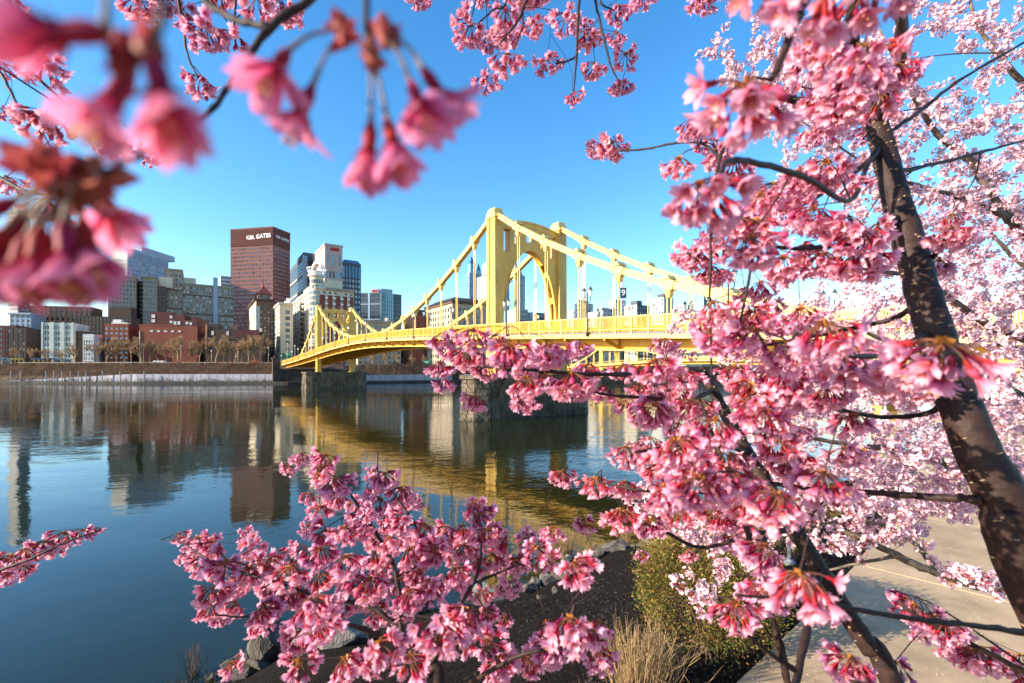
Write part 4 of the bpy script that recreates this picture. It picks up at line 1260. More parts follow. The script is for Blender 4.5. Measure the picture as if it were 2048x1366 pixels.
# brush on the slope: countless thin stems
def brush(name, px0, px1, n, o0, o1, h0, h1, m):
    V = []; F = []
    for _ in range(n):
        px = rng.uniform(px0, px1); o = rng.uniform(o0, o1)
        p, tn = on_bank_fast(px, o)
        z = np.interp(o, [a for a, _ in prof], [b_ for _, b_ in prof]) - .1
        hh = rng.uniform(h0, h1); lean = rng.normal(size=2) * hh * .35; w = .09
        c = np.array([p[0], p[1], z]); t = c + np.array([lean[0], lean[1], hh]); m_ = (c + t) / 2 + rng.normal(size=3) * .15
        i = len(V); V += [c - [w, 0, 0], c + [w, 0, 0], m_ + [w, 0, 0], m_ - [w, 0, 0], t]
        F += [(i, i + 1, i + 2, i + 3), (i + 3, i + 2, i + 4)]
    me = bpy.data.meshes.new(name); me.from_pydata([tuple(v) for v in V], [], F); me.materials.append(m)
    tag(link(name, me), kind="stuff")
_cache = {}
def on_bank_fast(px, o):
    k = int(px // 8)
    if k not in _cache: _cache[k] = on_bank(k * 8, 0)
    p, tn = _cache[k]; n = Vector((-tn.y, tn.x, 0)) * .5 + Vector((-.25, .9, 0)) * .5
    r = p + n * o; x = (px - 1024) / F_PX * r.y
    return (x, r.y), tn
brush("bank_brush", -10, 560, 9000, 8.0, 17.0, .8, 2.4, M_brush)
brush("bank_brush", 730, 1500, 7000, 7.0, 17.0, .8, 2.6, M_brush)
brush("wall_vines", 20, 548, 420, 4.7, 5.1, .8, 3.6, mat("vine_stem", (.05, .04, .035), .9))
for kp, (px, sc) in enumerate(((338, .5), (352, .9), (375, .6), (410, .5), (436, .7), (462, .8), (478, .5), (508, 1.2), (516, .8))):
    p, _ = on_bank(px, 17.5, 10.2); s = MB(); r = random.Random(px)
    for _ in range(70):
        a = r.uniform(0, 6.28); e = r.uniform(.3, 1.3); l = r.uniform(1.5, 4.0)
        d_ = Vector((math.cos(a) * math.cos(e), math.sin(a) * math.cos(e), math.sin(e)))
        s.tube([(0, 0, 0), d_ * l * .5 + Vector((0, 0, .1)), d_ * l], [.06, .05, .03], 3, cap=False)
    o = s.build("red_shrub", M_rtwig); o.location = p; o.scale = (sc,) * 3
    tag(o, "bare reddish shrub on the far bank edge, %s from the left" % ORD[kp], "shrub", "reddish shrubs along the far bank")
M_lampf = mat("far_lamp_pole", (0.45, 0.36, 0.26), 0.6)
for kp, (px, hpx) in enumerate(((94, 32), (287, 38), (362, 36), (423, 26), (476, 34), (537, 32), (575, 40), (590, 36))):
    p, _ = on_bank(px, 18.2, 10.4); h = hpx / F_PX * p.y
    r = tag(empty("street_lamp", p), "slim tan street lamp on the far bank, %s from the left" % ORD[kp], "street lamp", "street lamps on the far bank")
    s = MB(); s.tube([(0, 0, 0), (0, 0, h)], [.16, .11], 6); s.build("pole", M_lampf, r)
    s = MB(); s.tube([(0, 0, h), (0, 0, h + .3), (0, 0, h + .7), (0, 0, h + .9)], [.12, .42, .38, .05], 8); s.build("lantern", M_glasslamp, r)
for k, px in enumerate((312, 320, 328)):
    p, _ = on_bank(px, 19.0, 10.62)
    r = tag(empty("parked_van", p), "small white van parked behind the far bank railing, %s of the three" % ("leftmost", "middle one", "rightmost")[k], "van", "white vans behind the far railing")
    s = MB(); s.hexa([(-1.0, -.9, .35), (1.0, -.9, .35), (1.0, .9, .35), (-1.0, .9, .35), (-1.0, -.85, 1.9), (.75, -.85, 1.9), (.75, .85, 1.9), (-1.0, .85, 1.9)]); s.build("body", M_white, r)
    s = MB(); s.box(-.2, .62, -.92, -.84, 1.15, 1.7); s.build("window", G_dark, r)
    for x in (-.6, .6):
        s = MB(); s.tube([(x, -.95, .35), (x, -.6, .35)], [.35, .35], 10); s.build("wheel", G_black, r)
p, _ = on_bank(853, 16.5, 9.0); r = tag(empty("road_sign", p), "small green road sign on two posts on the bank left of the near pier", "sign")
s = MB(); s.box(-2.2, 2.2, -.08, .08, 2.2, 4.8); s.build("board", M_green, r)
s = MB(); s.box(-1.3, 1.3, -.12, -.085, 3.3, 3.6); s.box(-.8, .8, -.12, -.085, 2.7, 2.95); s.build("marking", M_white, r)
for x in (-1.6, 1.6):
    s = MB(); s.box(x - .08, x + .08, -.05, .2, -.5, 2.3); s.build("post", M_lampf, r)
p, _ = on_bank(570, 26, 10.5); r = tag(empty("road_sign", p), "wide green overhead road sign at the city end of the bridge", "sign")
s = MB(); s.box(-3.6, 3.6, -.1, .1, 3.6, 6.6); s.build("board", M_green, r)
for x in (-3, 3):
    s = MB(); s.box(x - .12, x + .12, .1, .35, 0, 6.4); s.build("post", M_lampf, r)
p, _ = on_bank(936, 3.2, 1.25); r = tag(empty("river_sign", p), "small pale blue notice board on the quay left of the near pier", "sign")
s = MB(); s.box(-2.2, 2.2, -.08, .08, 1.6, 3.4); s.build("board", mat("notice_blue", (.12, .35, .6), .6), r)
for x in (-1.6, 1.6):
    s = MB(); s.box(x - .1, x + .1, .08, .25, 0, 3.0); s.build("post", M_lampf, r)
# ------------------------------------------------------------------ blossom materials
def petal_mat(name, base, tip, trans=0.38, vmin=0.82, vmax=1.12):
    m = bpy.data.materials.new(name); m.use_nodes = True
    nt = m.node_tree; L = nt.links; b = nt.nodes["Principled BSDF"]; out = nt.nodes["Material Output"]
    b.inputs["Roughness"].default_value = 0.55; b.inputs["Specular IOR Level"].default_value = 0.25
    g = nt.nodes.new("ShaderNodeAttribute"); g.attribute_name = "grad"
    v = nt.nodes.new("ShaderNodeAttribute"); v.attribute_name = "vary"
    r = nt.nodes.new("ShaderNodeValToRGB")
    r.color_ramp.elements[0].color = (*base, 1); r.color_ramp.elements[1].color = (*tip, 1)
    r.color_ramp.elements[0].position = 0.05; r.color_ramp.elements[1].position = 0.75
    L.new(g.outputs["Fac"], r.inputs[0])
    mr = nt.nodes.new("ShaderNodeMapRange"); mr.inputs["To Min"].default_value = vmin; mr.inputs["To Max"].default_value = vmax
    L.new(v.outputs["Fac"], mr.inputs["Value"])
    hs = nt.nodes.new("ShaderNodeHueSaturation"); L.new(r.outputs[0], hs.inputs["Color"]); L.new(mr.outputs[0], hs.inputs["Value"])
    oi = nt.nodes.new("ShaderNodeObjectInfo"); h2 = nt.nodes.new("ShaderNodeHueSaturation")
    for (i_, lo, hi) in (("Hue", .488, .516), ("Value", .90, 1.08)):
        q = nt.nodes.new("ShaderNodeMapRange"); q.inputs["To Min"].default_value = lo; q.inputs["To Max"].default_value = hi
        L.new(oi.outputs["Random"], q.inputs["Value"]); L.new(q.outputs[0], h2.inputs[i_])
    L.new(hs.outputs[0], h2.inputs["Color"]); hs = h2
    L.new(hs.outputs[0], b.inputs["Base Color"])
    t = nt.nodes.new("ShaderNodeBsdfTranslucent"); L.new(hs.outputs[0], t.inputs["Color"])
    mx = nt.nodes.new("ShaderNodeMixShader"); mx.inputs[0].default_value = trans
    L.new(b.outputs[0], mx.inputs[1]); L.new(t.outputs[0], mx.inputs[2]); L.new(mx.outputs[0], out.inputs["Surface"])
    return m
M_petal = petal_mat("pink_petal", (0.80, 0.10, 0.26), (0.95, 0.49, 0.63), 0.46)
M_palep = petal_mat("pale_petal", (0.86, 0.36, 0.47), (0.93, 0.70, 0.74), 0.34, .9, 1.06)
M_nearp = petal_mat("near_petal", (0.60, 0.03, 0.14), (0.82, 0.28, 0.45), 0.55)  # deeper copy of the pink petal, shade put into the colour
M_calyx = petal_mat("red_calyx", (0.36, 0.012, 0.035), (0.50, 0.02, 0.06), 0.2)
M_stalk = petal_mat("flower_stalk", (0.34, 0.16, 0.08), (0.30, 0.06, 0.05), 0.2)
M_bract = petal_mat("orange_bract", (0.42, 0.12, 0.03), (0.55, 0.20, 0.04), 0.3)
M_stamen = petal_mat("stamen", (0.80, 0.30, 0.35), (0.80, 0.45, 0.15), 0.2)
FM = [M_petal, M_calyx, M_stalk, M_bract, M_stamen]
FMN = [M_nearp, M_calyx, M_stalk, M_bract, M_stamen]
FMP = [M_palep, M_calyx, M_stalk, M_bract, M_stamen]
M_bark = mat("cherry_bark", (0.026, 0.0125, 0.0105), 0.62, 0.25, noise=(9, 0.4, (1, 1, 5)), bump=(60, 0.8, 0.004), color2=(0.050, 0.025, 0.020))
M_twig = mat("cherry_twig", (0.045, 0.026, 0.022), 0.8, 0.15, noise=(60, 0.4))
M_pbark = mat("pale_cherry_bark", (0.12, 0.088, 0.065), 0.85, 0.2, noise=(20, 0.5), bump=(70, 0.8, 0.004), color2=(0.26, 0.19, 0.14))
M_lent = mat("lenticel", (0.33, 0.22, 0.13), 0.85)

# ------------------------------------------------------------------ flower templates
def petal_tm(Lp, Wd, a0, a1, rows=4, cols=3, cup=0.25, notch=0.14, side=0.0):
    """petal leaving the calyx; a0/a1 = angle from the flower axis (+z) at base and tip; in the x-z plane"""
    ss = np.linspace(0, 1, rows); tt = np.linspace(-1, 1, cols)
    V = []; G = []
    x = 0.0; z = 0.0
    px_, pz_ = [0.0], [0.0]
    for i in range(1, rows):
        a = lerp(a0, a1, (ss[i] + ss[i - 1]) / 2); dl_ = (ss[i] - ss[i - 1]) * Lp
        x += math.sin(a) * dl_; z += math.cos(a) * dl_; px_.append(x); pz_.append(z)
    for i, s in enumerate(ss):
        w = Wd * (0.16 + 0.84 * math.sin(min(1.0, s / 0.66) * math.pi / 2)) * (1.0 if s < .75 else 1 - 0.38 * ((s - .75) / .25) ** 1.5)
        a = lerp(a0, a1, s)
        for t in tt:
            back = notch * Lp * (1 - abs(t)) * max(0, (s - .8) / .2) - 0.0
            zz = cup * w * t * t
            V.append((px_[i] - math.sin(a) * back - math.cos(a) * zz, w / 2 * t + side * w * s, pz_[i] - math.cos(a) * back + math.sin(a) * zz))
            G.append(s)
    F = []
    for i in range(rows - 1):
        for j in range(cols - 1):
            q = (i * cols + j, i * cols + j + 1, (i + 1) * cols + j + 1, (i + 1) * cols + j)
            F += [(q[0], q[1], q[2]), (q[0], q[2], q[3])]
    return TM(V, F, 0, G)
def Rz(a): c, s = math.cos(a), math.sin(a); return np.array([[c, -s, 0], [s, c, 0], [0, 0, 1]])
def calyx_tm(L=0.009, r0=0.0013, r1=0.0024, sides=6):
    t = tube_tm([(0, 0, 0), (0, 0, L * .35), (0, 0, L * .8), (0, 0, L)], [r0, r1, r1 * .92, r1 * 1.1], sides, 1, .3)
    sp = []
    for k in range(5):
        a = 2 * math.pi * (k + .5) / 5
        p = TM([(r1, -.0012, L - .0005), (r1, .0012, L - .0005), (r1 + .0042, 0, L + .0028)], [(0, 1, 2)], 1, [.2, .2, 1]).xf(Rz(a)); sp.append(p)
    return TM.join([t] + sp)
def stamen_tm(L, z0, n=6, spread=.35):
    out = []
    for k in range(n):
        a = 2 * math.pi * k / n + .3; d = np.array([math.sin(spread) * math.cos(a), math.sin(spread) * math.sin(a), math.cos(spread)])
        p = np.array([0, 0, z0]); q = p + d * L; w = np.array([-math.sin(a), math.cos(a), 0]) * .0004
        out.append(TM([p - w, p + w, q + w, q - w, q + w * 4 + d * .001, q - w * 4 + d * .001, q + d * .0018], [(0, 1, 2), (0, 2, 3), (3, 2, 4), (3, 4, 5), (5, 4, 6)], 4, [0, 0, .3, .3, 1, 1, 1]))
    return TM.join(out)
def flower_tm(seed, open_=0.75, Lp=0.0155, Wd=0.0115, rows=4, cols=3, calyx=True, sides=5, stam=5):
    """a flower on +z, calyx base at the origin; about 3 cm"""
    r = random.Random(seed); L = []
    Lc = 0.009 if calyx else 0.003
    if calyx: L.append(calyx_tm(Lc, sides=sides))
    for k in range(5):
        o = open_ * r.uniform(.8, 1.2)
        p = petal_tm(Lp * r.uniform(.88, 1.08), Wd * r.uniform(.9, 1.12), o * .55, o * r.uniform(1.0, 1.35), rows, cols, r.uniform(.12, .32), r.uniform(.10, .2), r.uniform(-.1, .1))
        a = 2 * math.pi * k / 5 + r.uniform(-.14, .14)
        L.append(p.xf(None, (.0013, 0, Lc - .001 + (.0006 if k % 2 else 0)), 1.0, r.random()).xf(Rz(a)))
    if stam: L.append(stamen_tm(.009, Lc, stam))
    return TM.join(L)
PINKF = [flower_tm(k, [.5, .68, .85, 1.0, 1.15, .62][k], .0172, .0094) for k in range(6)]
PALEF = [flower_tm(40 + k, [1.15, 1.3, 1.05, 1.4][k], .0150, .0135, 3, 3, True, 3, 0) for k in range(4)]
BUD = TM.join([calyx_tm(.008), tube_tm([(0, 0, .008), (0, 0, .012), (0, 0, .017), (0, 0, .02)], [.0022, .0045, .0038, .0006], 6, 0, .1)])
def stalk_curve(d0, L, droop, n=4):
    p = np.zeros(3); d = np.array(d0, float); P = [p.copy()]
    for k in range(n):
        d = d + np.array([0, 0, -droop / n]); d /= np.linalg.norm(d)
        p = p + d * (L / n); P.append(p.copy())
    return P, d
def bracts_tm(r, n=7, size=.009):
    out = [tube_tm([(0, 0, .006), (0, 0, 0), (0, 0, -.004)], [.0018, .0032, .001], 5, 3, .2)]
    for k in range(n):
        a = r.uniform(0, 6.28); e = r.uniform(-.5, .9); l = size * r.uniform(.6, 1.3); w = l * .33
        d = Vector((math.cos(a) * math.cos(e), math.sin(a) * math.cos(e), math.sin(e))); R_ = frame_from(d, r.uniform(0, 6.28))
        out.append(TM([(0, 0, 0), (w, 0, l * .5), (0, w * .3, l), (-w, 0, l * .5)], [(0, 1, 2), (0, 2, 3)], 3, [0, .6, 1, .6]).xf(R_, None, 1, r.random()))
    return TM.join(out)
def pink_cluster(seed, n=14, flowers=True):
    """hanging umbel; returns whole template, and stalk part plus flower frames"""
    r = random.Random(seed); stalks = [bracts_tm(r, 8)]; frames = []; fl = []
    for k in range(n):
        u = (k + .5) / n; th = math.acos(1 - 1.22 * u) * r.uniform(.85, 1.1); ph = k * 2.39996 + r.uniform(-.4, .4)
        d0 = np.array([math.sin(th) * math.cos(ph), math.sin(th) * math.sin(ph), -math.cos(th) * .6 + .45 * math.sin(th)]); d0 /= np.linalg.norm(d0)
        P, d = stalk_curve(d0, r.uniform(.017, .031), r.uniform(.7, 1.5))
        stalks.append(tube_tm(P, [.0009, .0008, .0008, .0009, .0011], 3, 2, .5))
        ax = d + np.array([0, 0, -.15]) + np.array([r.gauss(0, .2), r.gauss(0, .2), r.gauss(0, .2)])
        R_ = frame_from(ax, r.uniform(0, 6.28)); sc = r.uniform(.85, 1.12)
        bud = r.random() < .08; fi = r.randrange(6)
        frames.append((R_, P[-1], sc, -1 if bud else fi, r.random()))
        fl.append((BUD if bud else PINKF[fi]).xf(R_, P[-1], sc))
    st_ = TM.join(stalks)
    return TM.join([st_] + fl), st_, frames
def pale_cluster(seed, n=6):
    r = random.Random(seed); L = [bracts_tm(r, 3, .006)]
    for k in range(n):
        z = 1 - 2 * (k + .5) / n; ph = k * 2.39996 + r.uniform(-.5, .5); q = math.sqrt(1 - z * z)
        d0 = np.array([q * math.cos(ph), q * math.sin(ph), z * .8 - .1]); d0 /= np.linalg.norm(d0)
        P, d = stalk_curve(d0, r.uniform(.010, .018), .3, 2)
        L.append(tube_tm(P, [.0008] * 3, 3, 2, .5))
        f = BUD if r.random() < .06 else PALEF[r.randrange(4)]
        L.append(f.xf(frame_from(d + np.array([r.gauss(0, .3), r.gauss(0, .3), r.gauss(0, .2)]), r.uniform(0, 6)), P[-1], r.uniform(.85, 1.1), r.random()))
    return TM.join(L)
PC = [pink_cluster(100 + k, [20, 22, 17, 24, 21, 15, 18, 23][k]) for k in range(8)]
PC_me = [t[0].mesh("blossom_cluster", FM) for t in PC]
PCS_me = [t[1].mesh("blossom_cluster", FM) for t in PC]
PF_me = [f.mesh("flower", FM) for f in PINKF] + [BUD.mesh("flower", FM)]
PALE = [pale_cluster(200 + k, [6, 7, 5, 8, 6][k]) for k in range(5)]
PALE_me = [t.mesh("blossom_cluster", FMP) for t in PALE]

# ------------------------------------------------------------------ trees built from limbs drawn as tapering polylines
class Tree:
    def __init__(s, name, label, cat, base, bark, twig):
        s.base = Vector(base); s.root = tag(empty(name, base), label, cat); s.bark = bark; s.twig = twig
        s.S = np.zeros((0, 3)); s.R = np.zeros(0); s.nf = 0; s.nc = 0; s.extra = []; s.ntw = 0; s.tw = MB(); s.tilt = .22; s.clear = False; s.lift = .10
    def limb(s, name, ctrl, per=7, sides=8, rough=0.08, seed=0, m=None, lent=0):
        """ctrl: world points (x, y, z, r)"""
        r = np.random.default_rng(seed + 5)
        P = smooth_path(ctrl, per)
        q = P.copy(); rad = P[:, 3]
        jit = r.normal(size=(len(P), 3)) * rad[:, None] * rough * 2.0; jit[0] = 0; jit[-1] = 0
        q[:, :3] += jit
        rr = rad * (1 + r.normal(size=len(rad)) * rough)
        V, F = tube_arr(q[:, :3], rr, sides)
        V = V + r.normal(size=V.shape) * np.repeat(rad, sides)[:, None] * rough * .45
        mb = MB(); b = np.array(s.base)
        mb.v = [tuple(v - b) for v in V]; mb.f = [list(f) for f in F]; mb.m = [0] * len(F); mb.sm = [True] * len(F)
        n = len(q); mb.f.append([(n - 1) * sides + k for k in range(sides)]); mb.m.append(0); mb.sm.append(False)
        o = mb.build(name, m or s.bark, s.root)
        s.S = np.vstack([s.S, q[:, :3]]); s.R = np.concatenate([s.R, rr])
        if lent:
            lm = MB()
            for _ in range(lent):
                i = int(r.integers(1, n - 2)); t = r.random(); c = lerp(q[i, :3], q[i + 1, :3], t); rd = lerp(rr[i], rr[i + 1], t)
                ax = Vector(q[i + 1, :3] - q[i, :3]).normalized(); e1 = ax.orthogonal().normalized(); e2 = ax.cross(e1)
                a = r.random() * 6.28; nrm = e1 * math.cos(a) + e2 * math.sin(a); tg = ax.cross(nrm)
                w = rd * r.uniform(.08, .24); h = .0016 * r.uniform(.7, 1.6)
                cc = Vector(c) - s.base + nrm * rd * 0.985
                lm.hexa([cc - tg * w - ax * h - nrm * w * .25, cc + tg * w - ax * h - nrm * w * .25, cc + tg * w + ax * h - nrm * w * .25, cc - tg * w + ax * h - nrm * w * .25,
                         cc - tg * w * .5 - ax * h * .5 + nrm * .0025, cc + tg * w * .5 - ax * h * .5 + nrm * .0025, cc + tg * w * .5 + ax * h * .5 + nrm * .0025, cc - tg * w * .5 + ax * h * .5 + nrm * .0025])
            lo = lm.build("lenticel", M_lent, o, kind="stuff")
        return o
    def px_limb(s, name, pts, **kw):
        """pts: (px, py, distance, radius)"""
        return s.limb(name, [(*at(a, b_, y), r) for a, b_, y, r in pts], **kw)
    def near(s, p, up=0.0):
        d = np.linalg.norm(s.S - np.array(p), axis=1) + up * np.maximum(0, p[2] - s.S[:, 2])
        i = int(np.argmin(d)); return s.S[i], s.R[i], d[i]
    def connect(s, p, seed, rmax=.0028):
        """twig from the nearest wood to p"""
        q, rq, d = s.near(p, .5)
        if d < .012: return
        r = random.Random(seed); P = Vector(p); Q = Vector(q)
        md = (P + Q) / 2 + Vector((r.gauss(0, .10) * d, r.gauss(0, .10) * d, abs(r.gauss(s.lift, .08 if s.lift else .02)) * d))
        r0 = min(rmax, rq * .8, .0012 + .006 * d)
        path_ = smooth_path([(*Q, r0), (*md, r0 * .8), (*P, .0011)], 4)
        pts = [Vector(k[:3]) - s.base for k in path_]
        mb = MB(); mb.tube(pts, list(path_[:, 3]), 5, cap=False)
        if s.ntw < 280: mb.build("twig", s.twig, s.root); s.ntw += 1
        else: s.tw.tube(pts, list(path_[:, 3]), 4, cap=False)
        s.S = np.vstack([s.S, path_[1:, :3]]); s.R = np.concatenate([s.R, path_[1:, 3]])
    def cluster(s, px, py, diam, y=None, seed=0, split=False, connect=True):
        """hanging pink cluster whose middle is seen at (px, py), diam pixels across"""
        if s.clear and diam < 135 and 740 < py < 1300:      # leave the slanting stem in view
            sx = np.interp(py, [740, 905, 1085, 1190, 1290], [1404, 1495, 1605, 1670, 1735])
            if abs(px - sx) < 48: px = sx + (52 if px > sx else -52)
        r = random.Random(seed * 7 + int(px) * 13 + int(py))
        size = .086
        y = y or size * F_PX / diam * r.uniform(.96, 1.04)
        sc = diam / F_PX * y / size * r.uniform(.95, 1.08)
        c = at(px, py, y); top = c + Vector((0, 0, .030 * sc))
        if connect: s.connect(top + Vector((0, 0, .004)), r.random())
        k = r.randrange(8); rot = (r.gauss(0, s.tilt), r.gauss(0, s.tilt), r.uniform(0, 6.28))
        s.put(top, k, rot, sc, split)
    def put(s, top, k, rot, sc, split=False):
        if split and s.nf < 285:
            o = link("blossom_cluster", PCS_me[k], s.root, top - s.base, rot, sc)
            for R_, p, fs, fi, _ in PC[k][2]:
                if s.nf >= 296: break
                f = link("flower", PF_me[fi], o); s.nf += 1
                M = Matrix([list(R_[i] * fs) + [p[i]] for i in range(3)] + [[0, 0, 0, 1]]); f.matrix_local = M
        elif s.nc < 290:
            link("blossom_cluster", PC_me[k], s.root, top - s.base, rot, sc); s.nc += 1
        else:
            E = np.array(Matrix.Rotation(rot[2], 3, 'Z'))
            s.extra.append(PC[k][0].xf(E, np.array(top - s.base), sc))
    def finish(s):
        if s.tw.f: s.tw.build("twig", s.twig, s.root, kind="stuff")
        if s.extra: link("blossom_cluster", TM.join(s.extra).mesh("blossom_cluster", FM), s.root, kind="stuff")

# ================================================================== pink tree with the thick leaning trunk
A = Tree("pink_cherry_tree", "pink cherry tree with a thick dark trunk leaning across the right edge of the view", "tree", (1.62, .62, 4.99), M_bark, M_twig)
A.clear = True
A.limb("trunk", [(1.62, .62, 4.95, .085), (1.50, .68, 5.5, .070), (1.28, .78, 6.3, .060), (*at(2070, 1170, .88), 0.0449), (*at(2010, 1010, .90), 0.0399), (*at(1945, 880, .93), 0.0370), (*at(1898, 750, .97), 0.0344), (*at(1856, 620, 1.01), 0.0323), (*at(1822, 500, 1.05), 0.0298), (*at(1790, 390, 1.09), 0.0273), (*at(1762, 280, 1.13), 0.0244), (*at(1745, 225, 1.15), 0.0202)], per=9, sides=22, rough=.014, lent=260)
def AL(pts, name="branch", seed=1, sides=7): return A.px_limb(name, pts, seed=seed, sides=sides)
AL([(1748, 235, 1.15, .017), (1725, 150, 1.1, .014), (1705, 60, 1.0, .011), (1722, -60, .9, .008)], seed=2)
AL([(1745, 240, 1.15, .012), (1680, 225, 1.1, .010), (1610, 205, 1.0, .008), (1535, 188, .95, .006)], seed=3)
AL([(1752, 250, 1.15, .014), (1800, 120, .95, .011), (1790, -60, .6, .007), (1740, -150, .45, .005), (1660, -70, .38, .0042), (1608, 5, .37, .0036), (1574, 92, .365, .0032), (1542, 160, .36, .0028)], seed=4)
AL([(1768, 300, 1.12, .008), (1690, 355, 1.05, .006), (1625, 398, 1.0, .005), (1560, 425, .95, .0038), (1505, 445, .9, .0028)], seed=5)
AL([(1800, 430, 1.07, .009), (1740, 475, 1.0, .006), (1660, 492, .95, .005), (1590, 497, .9, .004), (1510, 490, .85, .003)], seed=6)
AL([(1760, 290, 1.12, .007), (1735, 330, 1.0, .005), (1700, 400, .8, .0045), (1600, 350, .62, .004), (1470, 320, .5, .0034), (1440, 350, .46, .003), (1418, 388, .45, .0026)], seed=7)
AL([(1770, 270, 1.13, .006), (1840, 222, 1.2, .005), (1920, 160, 1.3, .0045), (2050, 84, 1.4, .0035)], seed=8)
AL([(1785, 345, 1.1, .006), (1870, 328, 1.2, .0045), (1960, 305, 1.3, .004), (2060, 278, 1.4, .003)], seed=9)
AL([(1850, 600, 1.02, .008), (1790, 635, 1.1, .006), (1710, 655, 1.15, .005), (1620, 675, 1.1, .0038), (1530, 690, 1.0, .003)], seed=10)
AL([(1862, 660, 1.0, .007), (1780, 706, .85, .005), (1700, 712, .7, .004), (1620, 700, .62, .003)], seed=11)
AL([(1900, 775, .97, .006), (1930, 735, .6, .0045), (1905, 705, .45, .003), (1880, 712, .42, .0026)], seed=12)
AL([(1905, 800, .96, .008), (1850, 828, 1.0, .006), (1770, 834, 1.0, .005), (1690, 822, .95, .004), (1620, 812, .9, .003)], seed=13)
AL([(1965, 1000, .9, .010), (1880, 994, .95, .008), (1750, 986, 1.05, .0068), (1630, 978, 1.1, .006), (1530, 966, 1.15, .005), (1430, 962, 1.1, .004), (1330, 950, 1.0, .003)], seed=14)
AL([(1860, 520, 1.04, .006), (1895, 480, .95, .004), (1905, 455, .9, .003)], seed=15)
AL([(1440, 315, .9, .0034), (1400, 286, 1.05, .003), (1345, 287, 1.1, .0028), (1290, 298, 1.15, .0026), (1236, 302, 1.18, .002)], seed=16)
AL([(1540, 190, .95, .005), (1480, 250, .93, .004), (1440, 315, .9, .0034), (1425, 420, .88, .0032), (1421, 520, .9, .003), (1420, 640, .9, .0026), (1424, 760, .9, .002)], seed=17)
AL([(1510, 490, .85, .003), (1492, 590, .82, .0026), (1470, 690, .8, .002)], seed=18)
AL([(2100, 1282, .82, .012), (2050, 1266, .78, .0058), (1910, 1246, .74, .0045), (1790, 1232, .72, .0042), (1680, 1212, .70, .0035), (1560, 1198, .69, .0028), (1470, 1190, .68, .002)], seed=19)
AC = [(1490, 250, 225), (1405, 435, 172), (1570, -25, 240), (1660, 20, 260), (1745, 10, 200), (1660, 130, 125), (1730, 150, 150), (1785, 165, 110), (1760, 225, 95), (1690, 225, 120), (1640, 225, 100), (1640, 275, 85), (1700, 170, 110), (1620, 140, 110), (1735, 275, 60),
 (1225, 308, 66), (1385, 268, 80), (1357, 345, 76), (1430, 325, 70), (1472, 348, 66), (1410, 300, 60), (1655, 362, 100), (1600, 372, 95), (1700, 385, 90), (1523, 422, 90), (1512, 475, 95), (1575, 432, 90), (1630, 455, 105), (1690, 468, 100), (1722, 500, 105), (1755, 480, 85),
 (1500, 522, 120), (1567, 553, 100), (1440, 505, 80), (1646, 542, 95), (1721, 545, 100), (1378, 531, 76), (1422, 560, 70), (1610, 515, 80), (1680, 545, 80), (1475, 470, 90), (1545, 395, 75),
 (1897, 490, 85), (1880, 545, 70), (1905, 450, 60), (1395, 535, 72), (1490, 605, 60), (1428, 638, 95), (1500, 655, 95), (1508, 700, 115), (1445, 705, 110), (1420, 690, 80), (1580, 735, 130), (1650, 700, 145), (1575, 785, 105), (1680, 760, 125), (1732, 772, 110), (1787, 778, 130), (1887, 754, 185), (1835, 770, 140),
 (1600, 805, 85), (1655, 812, 90), (1707, 863, 90), (1689, 926, 80), (1649, 992, 132), (1540, 620, 60), (1600, 650, 90), (1555, 660, 80), (1700, 720, 90), (1620, 760, 100), (1520, 590, 70), (1460, 660, 80), (1800, 160, 70), (1600, 200, 70),
 (1600, 1203, 150), (1530, 1215, 95), (1530, 1130, 110), (1660, 1235, 70)]
for i, (x, y, d) in enumerate(AC): A.cluster(x, y, d, seed=i, split=d >= 118)
for i, (x, y, d) in enumerate(AC):
    if d < 150 and i % 3 == 0: A.cluster(x + random.uniform(-40, 40), y + random.uniform(-30, 30), d * random.uniform(.68, .85), seed=500 + i)
A.finish()

# ================================================================== second pink tree, the thinner slanting stem
Bt = Tree("pink_cherry_tree", "pink cherry tree with slender dark stem slanting from the path edge towards the bridge", "tree", (1.30, .80, 4.99), M_bark, M_twig)
Bt.clear = True
Bt.limb("trunk", [(1.30, .80, 4.95, .05), (1.24, .9, 5.7, .038), (*at(1800, 1400, 1.13), 0.0255), (*at(1735, 1290, 1.16), 0.0233), (*at(1670, 1190, 1.2), 0.0220), (*at(1605, 1085, 1.26), 0.0211), (*at(1545, 990, 1.32), 0.0202), (*at(1495, 905, 1.38), 0.0189), (*at(1452, 830, 1.44), 0.0176), (*at(1420, 770, 1.48), 0.0158), (*at(1402, 735, 1.5), 0.0123)], per=8, sides=16, rough=.018, lent=120)
def BL_(pts, name="branch", seed=1, sides=7): return Bt.px_limb(name, pts, seed=seed, sides=sides)
BL_([(1404, 742, 1.5, .010), (1330, 744, 1.3, .008), (1240, 748, 1.1, .006), (1160, 749, 1.0, .005), (1090, 742, .95, .004), (1000, 735, .95, .003), (930, 735, .97, .002)], seed=21)
BL_([(1425, 780, 1.47, .008), (1380, 800, 1.3, .006), (1300, 796, 1.1, .005), (1220, 790, 1.0, .0035), (1150, 775, .9, .0025)], seed=22)
BL_([(1495, 905, 1.38, .008), (1420, 885, 1.2, .005), (1340, 892, 1.0, .004), (1270, 905, .95, .003)], seed=23)
BL_([(1575, 1030, 1.28, .008), (1480, 985, 1.1, .006), (1400, 985, 1.0, .004), (1310, 985, .9, .0032), (1200, 965, .95, .0022)], seed=24)
BL_([(1590, 1060, 1.26, .008), (1500, 1070, 1.2, .006), (1400, 1095, 1.2, .005), (1300, 1050, 1.15, .0035), (1200, 1040, 1.15, .0022)], seed=25)
